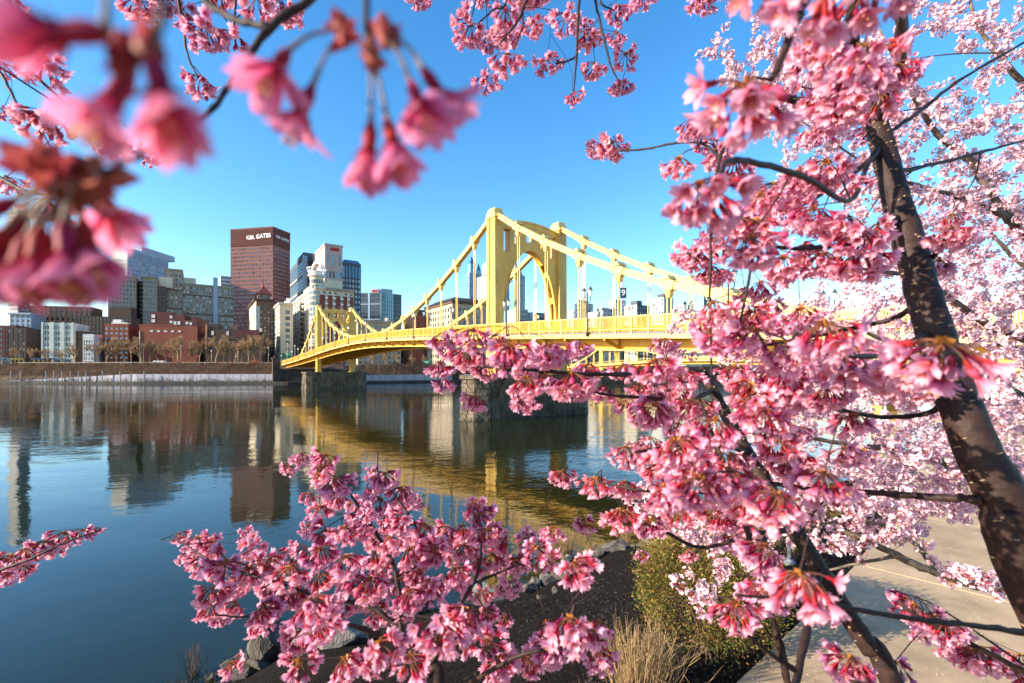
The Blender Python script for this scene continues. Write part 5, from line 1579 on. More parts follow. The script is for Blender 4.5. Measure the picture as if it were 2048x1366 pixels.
BL_([(1640, 1140, 1.22, .010), (1590, 1366, .95, .0072), (1560, 1290, .92, .0070), (1530, 1180, .9, .0062), (1502, 1090, .9, .0054), (1474, 985, .92, .0048), (1430, 880, .95, .004), (1400, 800, 1.0, .003)], seed=26)
BL_([(1545, 990, 1.32, .007), (1528, 900, 1.1, .005), (1540, 830, 1.0, .0045), (1562, 730, .95, .004), (1600, 650, .95, .003)], seed=27)
BL_([(1560, 1015, 1.3, .006), (1520, 1100, 1.1, .005), (1524, 1150, .95, .0045), (1560, 1300, .9, .004)], seed=28)
BL_([(1590, 1340, .93, .006), (1530, 1300, .9, .004), (1490, 1262, .88, .003), (1470, 1230, .85, .002)], seed=29)
BC = [(890, 694, 75), (945, 690, 88), (938, 730, 85), (880, 747, 60), (887, 778, 56), (952, 815, 58), (1011, 703, 62), (1020, 730, 108), (970, 752, 66), (1106, 723, 98), (1060, 720, 75), (1155, 707, 62), (1055, 785, 88), (1050, 818, 66), (1143, 789, 105), (1176, 752, 60), (1210, 797, 70), (1245, 755, 66), (1250, 822, 60), (1311, 756, 105), (1311, 842, 92),
 (990, 690, 50), (1050, 750, 70), (1090, 770, 60), (905, 720, 50), (1280, 790, 60), (1370, 770, 80), (1380, 830, 80),
 (1125, 965, 58), (1190, 983, 74), (1250, 990, 70), (1106, 1075, 62), (1168, 1058, 58), (1242, 1049, 78), (1300, 1065, 70), (1253, 921, 80), (1350, 920, 115), (1440, 880, 115), (1400, 1000, 125), (1460, 985, 115), (1330, 1010, 98), (1500, 1030, 100), (1557, 1036, 138), (1310, 960, 80), (1390, 940, 95),
 (1480, 830, 108), (1530, 862, 115), (1540, 915, 90), (1450, 1000, 90), (1430, 1050, 80), (1283, 1118, 36), (1377, 1118, 42), (1472, 1095, 62), (1472, 1245, 108), (1420, 830, 80), (1500, 800, 90), (1540, 770, 90), (1460, 760, 80), (1410, 900, 80), (1590, 880, 70), (1600, 930, 70), (1500, 940, 90),
 (1480, 1060, 80), (1520, 985, 100), (1370, 880, 80), (1420, 960, 90), (1560, 950, 80), (1330, 700, 60), (1350, 800, 70), (1300, 900, 70), (1440, 930, 80), (1355, 1045, 75)]
for i, (x, y, d) in enumerate(BC): Bt.cluster(x, y, d, seed=900 + i, split=d >= 103)
for i, (x, y, d) in enumerate(BC):
    if d < 150 and x > 1250 and i % 4 == 0: Bt.cluster(x + random.uniform(-40, 40), y + random.uniform(-30, 30), d * random.uniform(.68, .85), seed=1500 + i)
Bt.finish()

# ================================================================== young pink tree whose sprays rise from the bottom edge
Yt = Tree("young_cherry_tree", "young pink cherry tree whose upright sprays rise over the water from the bottom edge", "tree", (-.12, .98, 4.99), M_bark, M_twig)
Yt.tilt = .5; Yt.lift = 0
Yt.limb("trunk", [(-.12, .98, 4.95, .030), (-.14, 1.0, 5.8, .022), (*at(885, 1420, 1.05), .015), (*at(850, 1345, 1.06), .011)], seed=31, sides=10)
def YL(pts, seed, name="branch"): return Yt.px_limb(name, pts, seed=seed, sides=6)
YL([(852, 1350, 1.06, .009), (820, 1304, 1.05, .008), (790, 1284, 1.04, .007), (720, 1256, 1.0, .005), (660, 1248, .98, .004), (610, 1285, .95, .0025)], 32)
YL([(815, 1298, 1.05, .007), (800, 1240, 1.08, .006), (796, 1168, 1.12, .0055), (776, 1104, 1.16, .005), (740, 1048, 1.2, .0042), (708, 1000, 1.24, .0035), (676, 960, 1.28, .0028), (610, 920, 1.32, .0018)], 33)
YL([(805, 1262, 1.07, .006), (735, 1212, 1.1, .0048), (640, 1196, 1.12, .004), (580, 1172, 1.13, .0036), (500, 1150, 1.15, .003), (420, 1120, 1.2, .0024), (355, 1078, 1.28, .0015)], 34)
YL([(850, 1345, 1.06, .007), (885, 1290, 1.06, .005), (915, 1220, 1.1, .0045), (950, 1160, 1.15, .004), (962, 1100, 1.2, .003), (945, 1028, 1.25, .002)], 35)
YL([(945, 1168, 1.15, .0035), (1010, 1140, 1.15, .003), (1085, 1112, 1.15, .002)], 36)
YL([(796, 1160, 1.12, .0035), (850, 1110, 1.15, .003), (830, 1050, 1.18, .0025), (790, 990, 1.22, .0022), (758, 955, 1.26, .0018), (756, 905, 1.28, .0012)], 37)
YL([(885, 1400, 1.05, .008), (985, 1340, .95, .005), (1040, 1310, .92, .0045), (1120, 1295, .9, .003)], 38)
YL([(900, 1410, 1.05, .008), (1140, 1400, .8, .0055), (1141, 1300, .78, .0045), (1148, 1200, .79, .0032)], 39)
YL([(560, 1180, 1.13, .003), (500, 1230, 1.1, .0025), (430, 1230, 1.1, .0018)], 40)
YC = [(358, 1082, 40), (395, 1097, 58), (430, 1107, 60), (484, 1080, 36), (508, 1112, 60), (408, 1140, 68), (450, 1152, 75), (500, 1160, 70), (428, 1200, 72), (420, 1232, 60), (470, 1225, 60), (540, 1145, 70), (580, 1165, 82), (525, 1240, 75), (375, 1120, 45), (470, 1185, 65), (545, 1195, 60),
 (605, 925, 52), (650, 932, 60), (635, 965, 60), (670, 985, 68), (620, 1003, 42), (640, 1035, 60), (615, 1065, 42), (650, 1085, 68), (610, 1112, 50), (640, 1125, 78), (690, 1080, 70), (690, 1145, 85), (740, 982, 60), (770, 972, 65), (800, 1000, 64), (760, 1022, 64), (830, 1012, 42), (810, 1060, 74), (850, 1075, 70), (870, 1125, 74), (780, 1100, 74), (820, 1125, 74), (740, 1190, 90), (620, 1240, 108), (640, 1272, 90), (600, 1292, 70), (680, 1232, 70), (720, 1212, 70), (820, 1210, 80), (860, 1190, 80), (840, 1160, 70), (790, 1180, 70), (750, 1242, 62), (800, 1235, 70), (700, 1030, 60), (730, 1060, 70), (750, 1130, 70), (640, 1175, 70), (590, 1205, 70), (705, 1175, 60), (770, 1060, 60), (585, 1140, 55),
 (945, 1026, 58), (960, 1050, 64), (925, 1072, 60), (975, 1082, 64), (930, 1112, 60), (910, 1165, 78), (985, 1130, 60), (1012, 1100, 64), (1070, 1120, 74), (1015, 1185, 58), (1030, 1142, 60), (960, 1140, 60), (890, 1092, 60), (905, 1120, 55), (940, 1185, 60), (1050, 1095, 55),
 (877, 1288, 118), (760, 1328, 118), (930, 1250, 88), (970, 1240, 60), (1010, 1250, 50), (975, 1310, 80), (1000, 1342, 80), (1093, 1268, 70), (1100, 1312, 80), (600, 1352, 88), (690, 1350, 88), (460, 1345, 58), (820, 1345, 90), (1140, 1285, 125), (1149, 1160, 94), (1195, 1330, 80), (1185, 1285, 70), (930, 1300, 70), (1060, 1345, 70)]
for i, (x, y, d) in enumerate(YC): Yt.cluster(x, y, d, seed=2000 + i, split=d >= 84)
for i, (x, y, d) in enumerate(YC):
    if 50 < d < 84 and i % 2: Yt.cluster(x + random.uniform(-26, 26), y + random.uniform(-22, 22), d * random.uniform(.72, .95), seed=2500 + i)
Yt.finish()

# ================================================================== low pink sprays at the lower right and at the left edge
R2 = Tree("cherry_bough", "pink cherry bough reaching in over the concrete path at the bottom right corner", "tree", (1.75, .95, 4.99), M_bark, M_twig)
R2.limb("stem", [(1.75, .95, 4.95, .03), (1.6, .95, 5.9, .020), (*at(2150, 1400, .93), .012), (*at(2050, 1345, .92), .007), (*at(1970, 1302, .92), .005), (*at(1890, 1262, .93), .004), (*at(1820, 1222, .95), .003), (*at(1798, 1200, .97), .002)], seed=51)
R2.px_limb("branch", [(2150, 1400, .93, .01), (1960, 1420, .8, .006), (1800, 1385, .75, .004), (1700, 1362, .74, .003)], seed=52)
for i, (x, y, d) in enumerate([(1808, 1208, 55), (1830, 1240, 78), (1862, 1258, 80), (1895, 1276, 84), (1912, 1310, 80), (1950, 1332, 84), (1982, 1342, 64), (2040, 1330, 55), (1700, 1352, 100), (1790, 1352, 70), (1845, 1275, 60), (1930, 1300, 60), (1965, 1318, 60), (2030, 1362, 60)]):
    R2.cluster(x, y, d, seed=3000 + i, split=d > 79)
R2.finish()
Lt = Tree("cherry_bough", "small pink cherry bough poking in over the water at the left edge", "tree", (-1.9, 1.2, 4.99), M_bark, M_twig)
Lt.lift = 0
Lt.limb("stem", [(-1.9, 1.2, 4.95, .03), (-1.85, 1.25, 6.2, .018), (*at(-120, 1200, 1.3), .008), (*at(-20, 1150, 1.3), .0045), (*at(60, 1118, 1.3), .0035), (*at(130, 1085, 1.32), .0026), (*at(196, 1062, 1.35), .0014)], seed=55)
for i, (x, y, d) in enumerate([(5, 1140, 60), (22, 1132, 60), (52, 1120, 58), (90, 1102, 58), (130, 1087, 54), (165, 1077, 44), (190, 1067, 30), (10, 1165, 50), (46, 1150, 48), (110, 1110, 44), (-10, 1170, 60)]): Lt.cluster(x, y, d, seed=3100 + i)
Lt.finish()

# ================================================================== overhanging tree: sharp hanging sprays along the top
Ot = Tree("overhanging_cherry_tree", "cherry tree whose sharp pink hanging sprays dangle along the top edge against the sky", "tree", (-1.75, .55, 4.99), M_bark, M_twig)
Ot.limb("trunk", [(-1.75, .55, 4.95, .07), (-1.7, .6, 6.5, .055), (*at(-560, -60, .95), .045), (*at(-300, -260, .98), .034), (*at(200, -330, 1.0), .026), (*at(700, -330, .98), .02), (*at(1100, -290, .93), .014), (*at(1420, -180, .95), .008)], seed=61, sides=14)
def OL(pts, seed): return Ot.px_limb("branch", pts, seed=seed, sides=6)
OL([(1130, -285, .93, .006), (1158, -60, .92, .0034), (1156, 40, .92, .003), (1153, 110, .92, .0026), (1150, 150, .92, .0022), (1148, 182, .92, .0014)], 62)
OL([(1153, 112, .92, .0022), (1135, 122, .92, .002), (1110, 126, .92, .0016)], 63)
OL([(1180, -275, .93, .006), (1187, -40, .93, .003), (1197, 30, .93, .0026), (1210, 85, .93, .0024), (1221, 130, .93, .0020), (1240, 168, .93, .0014)], 64)
OL([(1000, -300, .94, .006), (1060, -60, .92, .0034), (1047, 15, .92, .003), (1030, 50, .92, .0024), (993, 95, .92, .0014)], 65)
OL([(1046, 20, .92, .002), (1044, 55, .92, .0018), (1028, 100, .92, .0012)], 66)
OL([(990, -300, .94, .005), (1015, -20, .92, .0026), (985, 20, .92, .002), (955, 48, .92, .0012)], 67)
OL([(1300, -230, .95, .005), (1240, -60, .94, .003), (1200, 0, .94, .0024), (1230, 22, .94, .0012)], 68)
OL([(-300, -260, .98, .012), (-160, 20, .95, .006), (-20, 95, .9, .004), (60, 145, .88, .003), (150, 222, .9, .0016)], 69)
OL([(-200, 0, .96, .008), (-40, 125, .85, .004), (0, 145, .83, .003), (40, 215, .8, .0022), (88, 240, .8, .0014)], 70)
OL([(-420, -150, .96, .014), (-200, 260, .95, .006), (-20, 345, .92, .004), (60, 385, .9, .003), (130, 392, .9, .0016)], 71)
OL([(300, -335, 1.0, .008), (345, -60, .98, .004), (363, 30, .97, .003), (375, 110, .97, .0024), (397, 156, .97, .0014)], 72)
OL([(365, 30, .97, .002), (395, 48, .97, .0016), (420, 58, .97, .0012)], 73)
OL([(470, -330, .99, .006), (472, -40, .98, .003), (468, 50, .97, .0018)], 74)
for i, (x, y, d) in enumerate([(941, 76, 74), (976, 90, 55), (1010, 47, 74), (1015, 85, 60), (1067, 61, 60), (1014, 135, 74), (973, 175, 58), (965, 5, 42), (1040, 3, 64), (1075, 2, 60), (1133, 56, 70), (1181, 88, 60), (1093, 141, 60), (1190, 149, 56), (1146, 203, 50), (1234, 35, 66), (1234, 82, 46), (1251, 129, 56), (1245, 182, 56), (1284, 9, 60), (1404, 18, 66), (835, 3, 64), (1165, 60, 50), (995, 65, 55),
        (88, 155, 90), (91, 264, 104), (226, 306, 60), (401, 182, 80), (410, 82, 84), (469, 91, 70), (275, 26, 80), (363, 44, 70), (440, 8, 64), (513, 23, 88), (571, 38, 60), (10, 148, 52), (8, 235, 50), (18, 15, 60), (15, 378, 66), (129, 376, 98), (95, 430, 88), (300, 322, 44), (545, 5, 70), (330, 15, 60)]):
    Ot.cluster(x, y, d, seed=3300 + i)
Ot.finish()

# ================================================================== blurred sprays right in front of the lens
Nt = Tree("nearby_cherry_bough", "very close blurred pink cherry bough with large drooping flowers filling the upper left", "tree", (-1.15, .10, 4.99), M_bark, M_twig)
Nt.limb("stem", [(-1.15, .10, 4.95, .05), (-1.1, .14, 6.6, .04), (-.95, .20, 7.9, .028), (*at(-300, -600, .40), .014), (*at(200, -420, .38), .010), (*at(500, -300, .34), .008), (*at(690, -160, .31), .0055)], seed=81, sides=10)
Nt.px_limb("branch", [(690, -160, .31, .005), (645, -25, .31, .0028), (540, 55, .30, .0026), (475, 145, .29, .0021), (415, 228, .27, .0016), (300, 300, .20, .0013), (238, 330, .14, .0009), (190, 352, .13, .0008)], seed=82, sides=8)
Nt.px_limb("branch", [(360, -360, .36, .005), (380, -60, .32, .003), (450, 28, .31, .0022), (540, 55, .30, .0024)], seed=83, sides=8)
Nt.px_limb("branch", [(690, -165, .30, .004), (732, -120, .2, .0022), (733, -20, .165, .0012), (734, 60, .16, .0012), (738, 100, .16, .0010), (742, 128, .16, .0008)], seed=84, sides=8)
Nt.px_limb("branch", [(200, -420, .37, .005), (270, -180, .2, .0024), (318, -60, .105, .0011), (325, 20, .09, .0009), (320, 60, .088, .0008)], seed=85, sides=8)
Nt.px_limb("branch", [(60, -460, .38, .005), (90, -200, .2, .002), (150, -80, .1, .0010), (165, -30, .085, .0008)], seed=86, sides=8)
hi_cal = calyx_tm(.0100, .0013, .0024, 10)
def near_flower(p0, p1, y0, y1=None, open_=.6, Lp=.0155, stalk=None, seed=0, sc=1.0):
    """flower with calyx from pixel p0 towards pixel p1 (through its middle); stalk = pixels of the pedicel start"""
    r = random.Random(seed); y1 = y1 or y0
    a = at(*p0, y0); b_ = at(*p1, y1); ax = (b_ - a).normalized()
    R_ = frame_from(ax, r.uniform(0, 6.28))
    M = Matrix([list(R_[i] * sc) + [(a - Nt.base)[i]] for i in range(3)] + [[0, 0, 0, 1]])
    f = link("flower", hi_cal.mesh("flower", FM), Nt.root); f.matrix_local = M
    Lc = .010
    for k in range(5):
        o = open_ * r.uniform(.75, 1.25)
        p = petal_tm(Lp * r.uniform(.95, 1.1), .0100 * r.uniform(.85, 1.1), o * .7, o * 1.35, 9, 7, r.uniform(.12, .3), r.uniform(.10, .2), r.uniform(-.08, .08))
        p = p.xf(None, (.0014, 0, Lc - .001 + .0005 * (k % 2)), 1.0, r.random()).xf(Rz(2 * math.pi * k / 5 + r.uniform(-.12, .12)))
        link("petal", p.mesh("petal", FMN), f)
    link("stamen", stamen_tm(.010, Lc, 5, .2).mesh("stamen", FM), f)
    if stalk:
        q = at(*stalk, y0 * r.uniform(.97, 1.03)); md = (q + a) / 2 + Vector((0, 0, .0016)) + (a - q) * r.uniform(-.03, .03)
        pts = smooth_path([(*q, .0008), (*md, .0007), (*a, .0011)], 5)
        mb = MB(); mb.tube([Vector(k[:3]) - Nt.base for k in pts], list(pts[:, 3]), 8, cap=False); mb.build("pedicel", M_stalk_hi, Nt.root)
M_stalk_hi = mat("pedicel_green", (0.20, 0.13, 0.09), .6)
def bud_scale(px, py, y, seed, s=.010):
    r = random.Random(seed); t = bracts_tm(r, 7, s)
    link("bud_scale", t.mesh("bud_scale", [M_calyx, M_calyx, M_stalk, M_bud, M_stamen]), Nt.root, at(px, py, y) - Nt.base, (0, 0, r.uniform(0, 6)), 1.0)
M_bud = petal_mat("bud_red", (0.42, 0.08, 0.05), (0.55, 0.10, 0.10), .25)
Y = .16
for px, py in ((682, 62), (690, 72), (766, 66), (772, 76), (742, 112), (746, 126)): bud_scale(px, py, Y, px, .0065)
near_flower((575, 102), (528, 178), Y, .15, .75, .0150, (655, 62), 1)
near_flower((625, 172), (598, 235), Y, .162, .85, .0150, (668, 85), 2)
near_flower((742, 245), (738, 300), Y, None, .42, .0140, (742, 135), 3)
near_flower((774, 240), (795, 320), Y, .156, .45, .0150, (752, 140), 4)
near_flower((822, 166), (845, 225), Y, .155, .72, .0155, (782, 85), 5)
near_flower((846, 137), (885, 195), Y, .168, .95, .0150, (792, 74), 6)
# big flowers at upper left
near_flower((308, 118), (330, 215), .100, .097, .50, .0150, (325, 20), 7)
near_flower((262, 150), (215, 215), .112, .108, .70, .0125, (322, 40), 8, 1.0)
near_flower((212, 62), (120, 66), .092, .092, .55, .0125, (215, -25), 9)
bud_scale(300, 108, .10, 10, .006); bud_scale(247, 122, .10, 11, .006)
# crowded spray at the left edge
Y3 = .138
for px, py in ((190, 352), (150, 350), (110, 345), (70, 338), (130, 375), (175, 380), (155, 400)): bud_scale(px, py, Y3, px, .010)
for k, (p0, p1, y, o) in enumerate((((205, 392), (238, 432), .165, .85), ((55, 440), (20, 500), .140, .6), ((95, 455), (85, 530), .135, .5), ((140, 445), (150, 530), .135, .45), ((175, 440), (200, 515), .140, .5), ((40, 400), (-15, 430), .140, .7), ((120, 470), (112, 550), .145, .6), ((70, 470), (45, 545), .135, .55), ((160, 480), (180, 550), .145, .55), ((20, 460), (-20, 530), .135, .6))):
    p0 = (p0[0] - 12, p0[1]); p1 = (p1[0] - 16, p1[1])
    near_flower(p0, p1, y, y * .985, o, .0128, (165 - k * 6, 362), 20 + k)
# ================================================================== pale cherry trees beyond the path
def low_pale(seed, n):
    r = random.Random(seed); L = []
    for k in range(n):
        z = 1 - 2 * (k + .5) / n; ph = k * 2.39996 + r.uniform(-.5, .5); q = math.sqrt(1 - z * z)
        d = np.array([q * math.cos(ph), q * math.sin(ph), z * .85 - .1]); d /= np.linalg.norm(d); p = d * r.uniform(.010, .017)
        L.append(tube_tm([(0, 0, 0), p], [.0008, .0009], 3, 2, .5))
        f = LOWF[r.randrange(4)]
        L.append(f.xf(frame_from(d + np.array([r.gauss(0, .3), r.gauss(0, .3), r.gauss(0, .2)]), r.uniform(0, 6)), p, r.uniform(.88, 1.12), r.random()))
    for k in range(2):
        a = r.uniform(0, 6.28); L.append(TM([(0, 0, 0), (.004, 0, .004), (0, .001, .009), (-.004, 0, .004)], [(0, 1, 2), (0, 2, 3)], 3, [0, .6, 1, .6]).xf(frame_from((math.cos(a), math.sin(a), .2), a)))
    return TM.join(L)
def lowf(seed, o):
    r = random.Random(seed); L = [tube_tm([(0, 0, 0), (0, 0, .006)], [.0012, .0022], 3, 1, .4)]
    for k in range(5):
        p = petal_tm(.0150 * r.uniform(.9, 1.1), .0140, o * .6, o * 1.2, 3, 3, .2, .12)
        L.append(p.xf(None, (.0012, 0, .0055 + .0005 * (k % 2)), 1, r.random()).xf(Rz(2 * math.pi * k / 5 + r.uniform(-.15, .15))))
    return TM.join(L)
LOWF = [lowf(70 + k, [1.1, 1.3, .95, 1.4][k]) for k in range(4)]
LOWC = [low_pale(300 + k, [6, 7, 5, 8, 6, 7][k]) for k in range(6)]
def in_poly(x, y, P):
    c = False; n = len(P)
    for k in range(n):
        a, b_ = P[k], P[(k + 1) % n]
        if (a[1] > y) != (b_[1] > y) and x < (b_[0] - a[0]) * (y - a[1]) / (b_[1] - a[1]) + a[0]: c = not c
    return c
class PaleTree(Tree):
    def grow(s, regions, seed, spacing=.042, skip=.2, scl=1.0, thick=1.0, fmats=FMP):
        r = np.random.default_rng(seed); T = []
        for P, n, z0, z1 in regions:
            xs_ = [p[0] for p in P]; ys_ = [p[1] for p in P]; c = 0; tries = 0
            while c < n and tries < n * 60:
                tries += 1
                x = r.uniform(min(xs_), max(xs_)); y = r.uniform(min(ys_), max(ys_))
                if in_poly(x, y, P): T.append(at(x, y, r.uniform(z0, z1))); c += 1
        T = np.array(T)
        d0 = np.array([np.min(np.linalg.norm(s.S - t, axis=1)) for t in T])
        tw = MB(); spots = []
        N = s.S.copy(); NR = s.R.copy()
        base = np.array(s.base) + np.array([0, 0, 1.0])
        for i in np.argsort(d0):
            t = T[i]; dd = np.linalg.norm(N - t, axis=1)
            cost = dd + .12 * np.linalg.norm(N - base, axis=1)
            j = int(np.argmin(cost)); e = N[j]; L = dd[j]
            if L < .03: continue
            r0 = min(NR[j] * .75, (.0018 + .0058 * L) * thick); k = max(3, int(L / .09))
            mid = (e + t) / 2 + r.normal(size=3) * L * .10 + np.array([0, 0, .05 * L])
            pth = smooth_path([(*e, r0), (*mid, r0 * .72), (*t, .0011 * thick)], max(2, k // 2))
            tw.tube([Vector(p[:3]) - s.base for p in pth], list(pth[:, 3]), 4, cap=False)
            N = np.vstack([N, pth[1:, :3]]); NR = np.concatenate([NR, pth[1:, 3]])
            seg = np.linalg.norm(np.diff(pth[:, :3], axis=0), axis=1); cl = np.concatenate([[0], np.cumsum(seg)])
            for q in np.arange(cl[-1] * .18 + r.uniform(0, spacing), cl[-1] + .01, spacing):
                if r.random() < skip: continue
                p = np.array([np.interp(q, cl, pth[:, c]) for c in range(3)]) + r.normal(size=3) * .012 * scl
                spots.append(p)
        tw.build("twig", s.twig, s.root, kind="stuff")
        spots = np.array(spots); order = np.argsort(np.linalg.norm(spots - np.array([0, 0, CAM_H]), axis=1))
        ex = []
        for n_, i in enumerate(order):
            p = spots[i]; sc = r.uniform(.8, 1.15) * scl
            if n_ < 290 and fmats is FMP: link("blossom_cluster", PALE_me[int(r.integers(0, 5))], s.root, Vector(p) - s.base, tuple(r.uniform(-3, 3, 3)), sc)
            else:
                E = np.array(Matrix.Rotation(r.uniform(0, 6.28), 3, Vector(r.normal(size=3)).normalized()))
                ex.append(LOWC[int(r.integers(0, 6))].xf(E, p - np.array(s.base), sc))
        if ex:
            # keep the per-petal variation of each flower
            link("blossom_cluster", TM.join(ex).mesh("blossom_cluster", fmats), s.root, kind="stuff")
        return len(spots)

Pt = PaleTree("pale_cherry_tree", "big pale pink almost white cherry tree spreading limbs behind the leaning trunk", "tree", (6.1, 3.4, 4.98), M_pbark, M_pbark)
Pt.limb("trunk", [(6.1, 3.4, 4.9, .16), (5.9, 3.4, 5.6, .13), (5.6, 3.4, 6.2, .11)], seed=1, sides=12)
def PL(pts, seed, w=None, sides=8):
    ctrl = ([w] if w else []) + [(*at(a, b_, y), r_) for a, b_, y, r_ in pts]
    Pt.limb("branch", ctrl, seed=seed, sides=sides, rough=.09)
F0 = (5.6, 3.4, 6.15)
PL([(2300, 640, 3.5, .065), (2120, 520, 3.5, .042), (2010, 425, 3.4, .034), (1950, 330, 3.3, .026), (1865, 255, 3.2, .016), (1800, 140, 3.1, .010), (1760, 60, 3.1, .005)], 2, (*F0, .08))
PL([(2060, 465, 3.45, .028), (1985, 420, 3.3, .022), (1905, 390, 3.15, .015), (1818, 365, 3.0, .010), (1720, 320, 2.9, .006), (1600, 240, 2.8, .003)], 3)
PL([(2250, 760, 3.5, .05), (2080, 690, 3.4, .034), (1960, 640, 3.2, .025), (1850, 560, 3.1, .018), (1740, 540, 3.0, .011), (1640, 520, 2.9, .006), (1560, 500, 2.9, .003)], 4, (*F0, .07))
PL([(2300, 900, 3.3, .05), (2060, 800, 3.1, .032), (1930, 720, 3.0, .024), (1800, 690, 2.9, .016), (1680, 650, 2.8, .010), (1560, 640, 2.7, .005)], 5, (*F0, .07))
PL([(2280, 1020, 3.2, .045), (2050, 960, 2.9, .030), (1900, 930, 2.8, .024), (1780, 900, 2.7, .017), (1640, 880, 2.6, .011), (1480, 850, 2.5, .006)], 6, (*F0, .07))
PL([(2240, 1240, 2.7, .045), (2050, 1192, 2.4, .025), (1950, 1168, 2.35, .023), (1880, 1148, 2.3, .020), (1795, 1112, 2.28, .018), (1735, 1082, 2.28, .014), (1650, 1050, 2.3, .009), (1560, 1030, 2.35, .005)], 7, (*F0, .07), 9)
PL([(1880, 1148, 2.3, .016), (1820, 1082, 2.4, .011), (1720, 1040, 2.45, .008), (1600, 1060, 2.5, .006), (1480, 1090, 2.5, .004)], 8)
PL([(2180, 300, 3.6, .034), (2060, 180, 3.5, .022), (1960, 60, 3.4, .013), (1930, -60, 3.4, .007)], 9, (*F0, .06))
PL([(1795, 1112, 2.28, .010), (1700, 1130, 2.3, .007), (1600, 1150, 2.35, .005), (1450, 1150, 2.4, .003)], 10)
n1 = Pt.grow([
 ([(1560, 90), (1640, 110), (1750, 60), (1790, 120), (1900, 160), (1960, 220), (2070, 180), (2070, 760), (1820, 800), (1640, 760), (1560, 640), (1720, 440), (1560, 330), (1470, 190)], 640, 2.5, 4.4),
 ([(1380, 120), (1440, 100), (1500, 60), (1600, 60), (1600, 240), (1500, 220), (1390, 150)], 38, 2.6, 3.2),
 ([(1450, 0), (1560, 30), (1700, 20), (1700, 100), (1520, 80)], 30, 2.6, 3.2),
 ([(1800, -20), (2070, -30), (2070, 200), (1900, 160), (1800, 60)], 60, 2.8, 3.8),
 ([(1480, 360), (1600, 330), (1660, 420), (1540, 450)], 8, 2.5, 3.0),
 ([(1270, 640), (1350, 620), (1450, 640), (1600, 600), (1640, 760), (1500, 780), (1330, 740)], 26, 2.2, 3.0),
 ([(1560, 700), (1800, 780), (2070, 760), (2070, 990), (1880, 1000), (1500, 960), (1420, 860)], 330, 2.2, 3.8),
 ([(1240, 890), (1340, 880), (1500, 980), (1600, 1080), (1480, 1170), (1400, 1240), (1340, 1150), (1270, 1050)], 70, 2.1, 2.7),
 ([(1500, 960), (1850, 1000), (1860, 1080), (1640, 1110), (1500, 1080)], 90, 2.0, 2.8),
 ([(1700, 880), (1960, 860), (2040, 1000), (1900, 1060), (1720, 1040)], 95, 2.2, 3.2),
 ([(1850, 1110), (2020, 1160), (2020, 1190), (1900, 1180)], 14, 1.75, 2.1),
], 5, spacing=.036, skip=.12)
Pt.finish()

P2 = PaleTree("pale_cherry_tree", "smaller rosier pink cherry tree farther along the path, at the right edge", "tree", (11.5, 7.6, 4.98), M_pbark, M_pbark)
P2.limb("trunk", [(11.5, 7.6, 4.9, .13), (11.2, 7.6, 5.8, .10), (10.4, 7.5, 6.8, .08)], seed=1, sides=10)
for k, pts in enumerate((((2240, 640, 7.4, .06), (2080, 560, 7.2, .035), (1960, 440, 7.0, .02), (1880, 330, 7.0, .01)), ((2240, 740, 7.2, .06), (2040, 700, 6.8, .03), (1900, 660, 6.5, .018), (1760, 640, 6.3, .008)),
                         ((2230, 800, 7.2, .05), (2040, 800, 6.8, .03), (1880, 790, 6.4, .018), (1720, 760, 6.2, .008), (1600, 740, 6.2, .004)))):
    P2.limb("branch", [(10.4, 7.5, 6.75, .06)] + [(*at(a, b_, y), r_) for a, b_, y, r_ in pts], seed=k, sides=7)
M_rosep = petal_mat("rose_petal", (0.80, 0.20, 0.34), (0.92, 0.52, 0.62), .34)
n2 = P2.grow([([(1860, 380), (2080, 260), (2080, 960), (1900, 940), (1760, 820), (1640, 760), (1680, 640), (1800, 560)], 420, 5.6, 8.0), ([(1560, 620), (1700, 640), (1760, 820), (1560, 800)], 40, 5.6, 7.0)], 8, spacing=.085, skip=.1, scl=1.5, thick=1.6, fmats=[M_rosep, M_calyx, M_stalk, M_bract, M_stamen])
P2.finish()
print("pale clusters", n1, n2)

